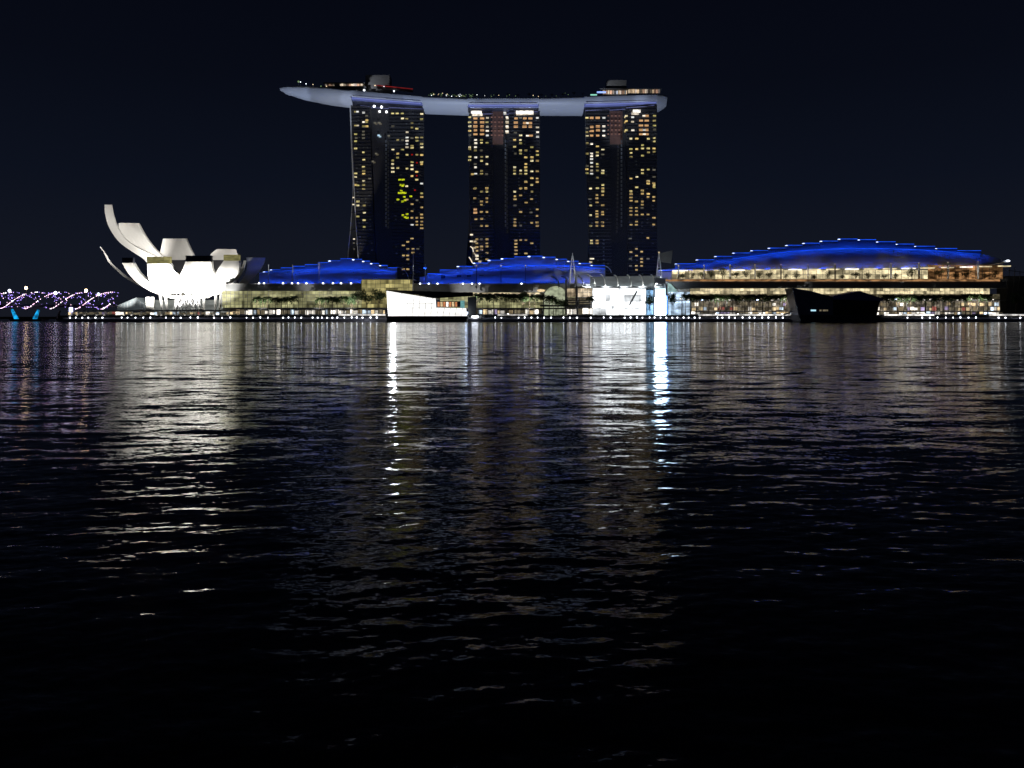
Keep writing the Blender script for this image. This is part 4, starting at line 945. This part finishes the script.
# ------------------------------------------------------------------ covered walkway and small pavilion left
wk = thing('covered_walkway', (P(150, 0, 575).x, 575, 4.6), 'low flat-roofed waterside walkway on glowing white columns below the lotus building', 'walkway')
mb = MB(); mb.pbox(66, 236, 310.2, 311.2, 573, 8); mb.build('roof', M['grey'], wk)
WC = mat('lit_column', (.8, .78, .72), .5, 0, .05)
for px in (71.5, 78, 85.5, 97.5, 105, 124.5, 132, 141, 157.5, 162, 176, 186, 200, 214, 229):
    mb = MB(); a = P(px, 315.6, 574); mb.box(a.x-.45, a.x+.45, 574, 574.9, 4.62, P(0, 311.2, 574).z); mb.build('column', WC, wk)
    mb = MB(); mb.box(a.x-.5, a.x+.5, 572.6, 573.0, 4.7, 5.0); mb.build('column_lamp', SHOP[0], wk)
shopfronts(wk, 68, 235, 311.6, 315.3, 580, (1.2, 2, 6, .7, .2, .2), 4)
mb = MB(); mb.pbox(69, 72, 307.5, 312, 572, 1.2); mb.build('sign_panel', emit('violet_panel', (.6, .6, 1), 3.2), wk)
gh = thing('glass_house', (P(130, 0, 600).x, 600, 4.6), 'small gabled glass house dimly lit beside the lotus building', 'glass house')
poly = [(P(a, b, 602).x, P(a, b, 602).z) for a, b in ((117, 310), (117.5, 305.5), (136, 297.5), (144, 304), (144, 310))]
mb = MB(); mb.prism(poly, 602, 616); mb.build('glass_wall', emit('glass_house_glow', (.25, .3, .33), .2, .5, (.2, .2, .5)), gh)
mb = MB()
for i in range(9): mb.bar(P(118+i*3.2, 310, 601.8), P(118+i*3.2, 305-i*.9 if i < 6 else 300+(i-6)*1.7, 601.8), .12, n=4)
mb.build('frame', M['grey'], gh)

# ------------------------------------------------------------------ vegetation
def palm_proto(seed, h, spread):
    r = random.Random(seed); t = thing('palm_tree', (0, 0, -100), 'palm', 'palm tree')
    mb = MB(); pts = [Vector((0, 0, -100))]
    bend = r.uniform(-.5, .5)
    for i in range(1, 6): pts.append(Vector((bend*(i/5)**2, 0, -100+h*i/5)))
    mb.tube(pts, [.26, .2, .17, .15, .15, .17], 6)
    mb.build('trunk', M['bark'], t)
    mb = MB(); top = pts[-1]
    for k in range(24):
        a = k*2.4+r.uniform(-.2, .2); el = r.uniform(-.3, 1.2); L = spread*r.uniform(.8, 1.1); prev = top; d = Vector((math.cos(a), math.sin(a), 0)); side_ = Vector((-d.y, d.x, 0))
        for j in range(1, 6):
            s = j/5; p = top+d*(L*s*math.cos(el*.6))+Vector((0, 0, L*(math.sin(el)*s-.75*s*s)))
            wd = .95*math.sin(math.pi*min(.95, s*.8+.1))
            for sg in (-1, 1):
                tip = (prev+p)/2+side_*sg*wd*1.5-Vector((0, 0, wd*.9))+d*.3
                mb.add([prev, p, tip], [(0, 1, 2)])
            prev = p
    mb.build('crown', M['palm'], t)
    return t
def tree_proto(seed, h, rad, name='broadleaf_tree', m='leaf', nl=900, trunk=.45, flat=.75, lo=.45):
    r = random.Random(seed); t = thing(name, (0, 0, -100), 'tree', 'tree')
    mb = MB(); z0 = -100; th = h*lo
    mb.bar((0, 0, z0), (0, 0, z0+th), trunk*.6, trunk*.4, n=6)
    cl = []
    for k in range(7):
        a = k*2.4; rr = rad*.55*r.random()**.5; c = Vector((rr*math.cos(a), rr*math.sin(a), z0+th+(h-th)*r.uniform(.3, .8)))
        mb.bar((0, 0, z0+th*.95), c, trunk*.3, .08, n=4); cl.append((c, rad*r.uniform(.38, .6)))
    mb.build('trunk', M['bark'], t)
    mb = MB()
    for i in range(nl):
        c, R0 = r.choice(cl); v = Vector((r.gauss(0, 1), r.gauss(0, 1), r.gauss(0, 1))).normalized()*R0*r.random()**.4; v.z *= flat
        p = c+v; s = rad*.075*r.uniform(.6, 1.4); u_ = Vector((r.gauss(0, 1), r.gauss(0, 1), r.gauss(0, 1))).normalized(); w_ = u_.orthogonal().normalized()
        mb.add([p+u_*s, p+w_*s*.6, p-u_*s, p-w_*s*.6], [(0, 1, 2, 3)])
    mb.build('crown', M[m], t)
    return t
def relocate(t, loc, label, group, scale=None, rz=None, cat=None):
    # move a prototype into its own place (children keep their local offsets)
    t.location = loc; t['label'] = label; t['group'] = group
    if scale: t.scale = scale
    if rz is not None: t.rotation_euler = (0, 0, rz)
    return t
used = {}
def plant(protos, key, loc, label, group, scale, rz):
    k = rng.randrange(len(protos)); p = protos[k]
    if (key, k) not in used:
        used[(key, k)] = True; return relocate(p, loc, label, group, scale, rz)
    return dup(p, loc, label, group, scale, rz)
palms = [palm_proto(i, 11.0, 3.9) for i in range(5)]
def palm_row(pxs, Y, top, lab, group):
    for i, px in enumerate(pxs):
        x = P(px, 0, Y).x; hgt = P(0, top+rng.uniform(-.9, .9), Y).z-4.6; s = hgt/12.0
        plant(palms, 'palm', (x, Y+rng.uniform(-2, 2), 4.6), lab % ORD[i], group, (s*rng.uniform(.9, 1.15), s*rng.uniform(.9, 1.15), s), rng.uniform(0, 6.28))
palm_row([256.5, 262, 267, 275, 281, 287.5, 294], 580, 296.2, '%s palm from the lotus building, before the olive-lit mall wall', 'palms before the first mall')
palm_row([320, 326, 332, 338, 344, 350], 580, 296.6, '%s palm counted from the lotus side, leading up to the big round trees', 'palms before the first mall')
palm_row([477, 482.5, 488, 494, 500, 506, 511, 517, 523, 529, 535, 541], 578, 293.8, '%s palm from the white pavilion, in front of the central mall', 'palms before the central mall')
palm_row([549, 553.5, 589.5], 578, 296, '%s palm from the arched entrance, near the A-shaped mast', 'palms near the arched entrance')
palm_row([685+i*5.9 for i in range(19)], 578, 294.2, '%s palm from the light tower, before the longest building', 'palms before the longest building')
palm_row([886, 892, 897.5]+[904+i*5.6 for i in range(16)], 578, 294.6, '%s palm past the dark pavilion, before the longest building', 'palms past the dark pavilion')
trees = [tree_proto(20+i, 14, 5.2) for i in range(3)]
for px, top, s, lab in ((358, 288.5, 1.15, 'large round dark tree, nearest the palms, before the olive glass wall'), (367, 291, 1.0, 'round dark tree in the middle of the three before the gold glass box'),
                        (379, 288, 1.1, 'large round dark tree beside the glowing white pavilion'), (352, 296, .8, 'smaller dark tree tucked between palms and the large round tree'),
                        (523, 290.6, .9, 'dark leafy tree rising above the palms before the central mall'), (558, 297.5, .85, 'spreading dark tree before the arched entrance'),
                        (564, 299, .8, 'dark tree beside the concrete post of the A-shaped mast'), (650, 294, .9, 'dark tree before the blue-tinted kiosk windows'),
                        (672, 292.5, .8, 'dark tree just beyond the light tower, against the blue lounge'), (1016, 291, 1.2, 'large dark tree below the truss structure')):
    Y = 579; hh = P(0, top, Y).z-4.6; plant(trees, 'tree', (P(px, 0, Y).x, Y, 4.6), lab, 'round trees along the promenade', (s, s, hh/14), rng.uniform(0, 6))
sh = [tree_proto(40+i, 6.2, 3.0, 'terrace_tree', 'leaf_l', 380, .25, .8, .35) for i in range(3)]
for q in sh: q['category'] = 'small tree'
zt = P(0, 281.4, 593).z
TX = [683, 693, 701.5, 711, 722.5, 736, 746, 759, 769, 786, 796, 814, 828, 842, 856, 868, 884, 896, 912, 939, 955, 966, 985, 995]
for i, px in enumerate(TX):
    s = rng.uniform(.9, 1.4)
    if px in (722.5, 939, 912): s = 1.6
    plant(sh, 'sh', (P(px, 0, 596).x, 596, zt), '%s small tree from the light tower on the lit upper terrace' % ORD[i], 'trees on the upper terrace', (s*rng.uniform(.9, 1.3), s, s), rng.uniform(0, 6))
# sky deck trees
st = [tree_proto(60+i, 5, 2.6, 'deck_tree', 'leaf', 160, .2, .8, .4) for i in range(2)]
for i in range(16):
    px = [432, 440, 447, 455, 463, 474, 485, 497, 508, 518, 529, 541, 552, 563, 574, 583][i]
    plant(st, 'st', P(px, li(TOP, px), 744), '%s small tree on the sky deck, counted past the red-lit canopy' % ORD[i], 'trees on the sky deck', (1, 1, rng.uniform(.7, 1.1)), rng.uniform(0, 6))
# hedges: uncountable planting along the promenade
mb = MB()
for i in range(5200):
    px = rng.choice([rng.uniform(66, 386), rng.uniform(470, 790), rng.uniform(886, 1030)])
    if rng.random() < .3+.4*math.sin(px*.21): continue
    p = P(px, 0, 571+rng.random()*1.5); p.z = 4.6+rng.random()*1.0*(1+.5*math.sin(px*.4))
    s = rng.uniform(.2, .42); u_ = Vector((rng.gauss(0, 1), rng.gauss(0, 1), rng.gauss(0, 1))).normalized(); w_ = u_.orthogonal().normalized()
    mb.add([p+u_*s, p+w_*s*.7, p-u_*s, p-w_*s*.7], [(0, 1, 2, 3)])
hd = mb.build('hedge', M['leaf']); tag(hd, 'low dark hedges along the top of the quay wall', 'hedge', kind='stuff')

# ------------------------------------------------------------------ promenade lamps
def lamp_proto():
    t = thing('promenade_lamp', (0, 561.2, 2.0), 'lamp', 'lamp', 'lamps along the quay')
    mb = MB(); mb.bar((0, 561.2, 2.0), (0, 561.2, 2.75), .12, n=6); mb.build('post', M['steel'], t)
    mb = MB(); mb.ball((0, 561.2, 3.05), .50); mb.build('lamp_head', M['lamp'], t)
    return t
lp = lamp_proto(); first = True
SEGS = [([70, 76, 82, 88, 96, 102], '%s small white quay lamp from the footbridge end of the walkway'),
        ([121.5, 128, 135, 143, 150], '%s small white quay lamp below the gabled glass house'),
        ([166, 173, 181, 190, 198, 213.5, 222, 230], '%s small white quay lamp below the lotus building'),
        ([246, 253.5, 261, 268.5, 282.5, 289, 295, 301], '%s small white quay lamp below the first palms'),
        ([312, 317.5, 322.5, 327, 332, 337, 345, 351, 357, 363, 370.5, 376.5], '%s small white quay lamp below the round trees before the white pavilion'),
        ([495, 501, 519, 525, 531, 537.5, 544, 550.5], '%s small white quay lamp below the central mall palms'),
        ([563.5, 570, 577, 590.5, 604, 610.5], '%s small white quay lamp below the A-shaped mast and hall'),
        ([624, 630.5, 637, 643, 649, 655, 661, 667, 673, 678], '%s small white quay lamp around the foot of the light tower'),
        ([684, 689, 694, 699.5, 717, 723, 729, 735.5, 742, 749, 755, 762, 769, 776, 783], '%s small white quay lamp between light tower and dark pavilion'),
        ([907, 922, 930, 938, 946, 953, 961, 969, 976.5, 998, 1005, 1020], '%s small white quay lamp past the dark pavilion')]
for xs, lab in SEGS:
    for i, px in enumerate(xs):
        loc = (P(px, 0, 561.2).x, 561.2, 2.0)
        if first: lp.location = loc; lp['label'] = lab % ORD[i]; first = False
        else: k_ = rng.uniform(.6, 1.15); dup(lp, (loc[0]+rng.uniform(-.5, .5), loc[1], 2.0), lab % ORD[i], None, (k_, k_, rng.uniform(.9, 1.15)))

# lit white canopies and steps on the quay
def canopy(px0, px1, lab, st_=1.3):
    t = thing('lit_canopy', (P((px0+px1)/2, 0, 568).x, 568, 3.1), lab, 'canopy', 'white lit canopies on the quay')
    mb = MB(); mb.pbox(px0, px1, 313.6, 314.2, 567, 3); mb.build('canopy_top', M['white'], t)
    mb = MB(); mb.pbox(px0+.5, px1-.5, 314.3, 315.6, 568.6, .3); mb.build('light_panel', emit('canopy_glow', (1, .96, .9), st_, .75, (.2, .3, .3), lo=.35, hi=.6), t)
    n_ = max(2, int((px1-px0)/7))
    for i in range(n_+1):
        px = px0+.8+(px1-px0-1.6)*i/n_; mb = MB(); a = P(px, 0, 567.4); mb.bar((a.x, 567.4, 3.1), (a.x, 567.4, P(0, 314.2, 567.4).z), .1, n=5); mb.build('post', M['steel'], t)
    return t
canopy(338, 386, 'long white lit canopy reaching the near side of the white pavilion', 1.1)
canopy(497, 528, 'short white lit canopy below the central mall palms', .7)
canopy(698, 796, 'longest white lit canopy between light tower and dark pavilion', 1.3)
canopy(884, 935, 'white lit canopy starting at the dark pavilion', 1.8)
canopy(989, 1040, 'white lit canopy at the far end below the truss structure', 1.3)
stp = thing('landing_stairs', (P(473, 0, 566).x, 566, 2.0), 'lit pale steps climbing from the white pavilion to the promenade', 'steps')
mb = MB()
for i in range(6): a = P(466+i*1.7, 0, 562+i); mb.box(a.x, a.x+7, 562+i, 563+i, 2.0, 2.3+i*.42)
mb.build('steps', M['concrete'], stp)
mb = MB(); mb.ball(P(475, 316.6, 560.5), 1.3, sc=(2.0, 1, .8)); mb.build('lamp', M['lamp'], stp)
mb = MB(); mb.ball(P(468.5, 312.8, 562), .9, sc=(1.2, 1, .8)); mb.build('lamp', M['lampb'], stp)

# railing on the quay top
rl = thing('quay_railing', (P(540, 0, 570).x, 570.1, 4.6), 'thin steel railing running along the whole quay edge', 'railing')
mb = MB(); mb.bar((q0, 570.1, 5.7), (700, 570.1, 5.7), .04, n=4); mb.build('rail', M['steel'], rl)
mb = MB(); x = q0
while x < 400: mb.bar((x, 570.1, 4.6), (x, 570.1, 5.7), .035, n=4); x += 3
mb.build('post', M['steel'], rl)
# strollers
def person(seed, x, y, lab, shirt):
    r = random.Random(seed); st_ = .22+.12*r.random()
    V = [(0, 0, .95), (0, 0, 1.2), (0, 0, 1.42), (0, 0, 1.52), (0, 0, 1.66), (.1, 0, .9), (.1+st_*.3, .02, .5), (.1+st_, .05, .06), (-.1, 0, .9), (-.1-st_*.2, 0, .5), (-.1-st_*.6, .05, .06),
         (.2, 0, 1.4), (.26, .03, 1.12), (.24, -.1, .86), (-.2, 0, 1.4), (-.26, .03, 1.12), (-.25, -.08, .86), (.1+st_, -.12, .04), (-.1-st_*.6, -.12, .04)]
    E = [(0, 1), (1, 2), (2, 3), (3, 4), (0, 5), (5, 6), (6, 7), (0, 8), (8, 9), (9, 10), (2, 11), (11, 12), (12, 13), (2, 14), (14, 15), (15, 16), (7, 17), (10, 18)]
    RR = [.15, .15, .14, .06, .11, .1, .07, .045, .1, .07, .045, .07, .05, .04, .07, .05, .04, .04, .04]
    me = bpy.data.meshes.new('person'); me.from_pydata(V, E, []); me.materials.append(shirt)
    o = bpy.data.objects.new('person', me); COL.objects.link(o); o.location = (x, y, 4.62); o.rotation_euler = (0, 0, r.uniform(0, 6.28))
    sk = o.modifiers.new('skin', 'SKIN')
    for v, q in zip(me.skin_vertices[0].data if me.skin_vertices else [], RR): v.radius = (q, q)
    if me.skin_vertices: me.skin_vertices[0].data[0].use_root = True
    o.modifiers.new('sub', 'SUBSURF').render_levels = 1
    tag(o, lab, 'person', 'people strolling on the promenade')
cl_ = [mat('dark_clothes', (.03, .03, .04), .8, 0, .1), mat('pale_clothes', (.4, .38, .35), .8, 0, .1)]
for i, (px, c, lab) in enumerate(((606, 0, 'dark-clothed person standing apart before the concrete-framed edge of the white hall'), (609, 0, 'dark-clothed person standing before the glowing white hall, left of a pair'),
        (611, 0, 'dark-clothed person beside another in the pair before the glowing white hall'), (620, 1, 'pale-clothed person walking alone before the glowing white hall'),
        (636, 0, 'dark-clothed person above the small moored boat'), (560, 1, 'pale-clothed person under the tree by the arched entrance'), (480, 0, 'dark-clothed person near the top of the pale steps'))):
    person(i, P(px, 0, 571.5).x, 571.5, lab, cl_[c])
# moored boats
def boat(px, Y, L, lab):
    x = P(px, 0, Y).x; t = thing('small_boat', (x, Y, 0), lab, 'boat')
    mb = MB(); secs = []
    for s in (-1, -.7, 0, .6, .85, 1):
        w_ = 1.5*(1-abs(s)**3)+.12; h_ = 1.3+.35*max(0, s)**2
        secs.append([Vector((x+s*L/2, Y-w_, h_)), Vector((x+s*L/2*.95, Y-w_*.6, -.25)), Vector((x+s*L/2*.95, Y+w_*.6, -.25)), Vector((x+s*L/2, Y+w_, h_))])
    mb.loft(secs); mb.build('hull', M['black'], t)
    mb = MB(); mb.box(x-L*.2, x+L*.12, Y-.9, Y+.9, 1.25, 2.5); mb.build('cabin', M['dgrey'], t)
    mb = MB(); mb.box(x-L*.24, x+L*.17, Y-1.05, Y+1.05, 2.51, 2.65); mb.build('cabin_roof', M['grey'], t)
boat(636, 545, 9, 'small dark cabin boat moored below the glowing white hall')
buoy = thing('buoy', P(617, 324, 520), 'tiny dark marker buoy floating off the white hall', 'buoy')
bp = P(617, 0, 500); buoy.location = (bp.x, 500, 0)
mb = MB(); mb.bar((bp.x, 500, -.2), (bp.x, 500, .7), .6, .45, n=10); mb.bar((bp.x, 500, .7), (bp.x, 500, 1.9), .09, n=5); mb.ball((bp.x, 500, 2.0), .22); mb.build('float', M['black'], buoy)

# tall pole beside first tower
pl = thing('flagpole', (P(412.5, 0, 600).x, 600, 4.6), 'white lit pole rising from the gold glass box by the first tower', 'pole')
mb = MB(); mb.bar(P(412.4, 315, 590.4), P(413.4, 252, 590.4), .5, .2, n=8); mb.build('pole', M['steel'], pl)
spot(P(412.5, 276, 578), P(413, 266, 590), 2500, (1, .97, .9), 30)

# prototypes' children were built around z=-100; nothing else to do

# a variant that found no place is removed with its parts
for t in [o for o in COL.objects if o.parent is None and o.location.z == -100]:
    for c in list(t.children): bpy.data.objects.remove(c)
    bpy.data.objects.remove(t)
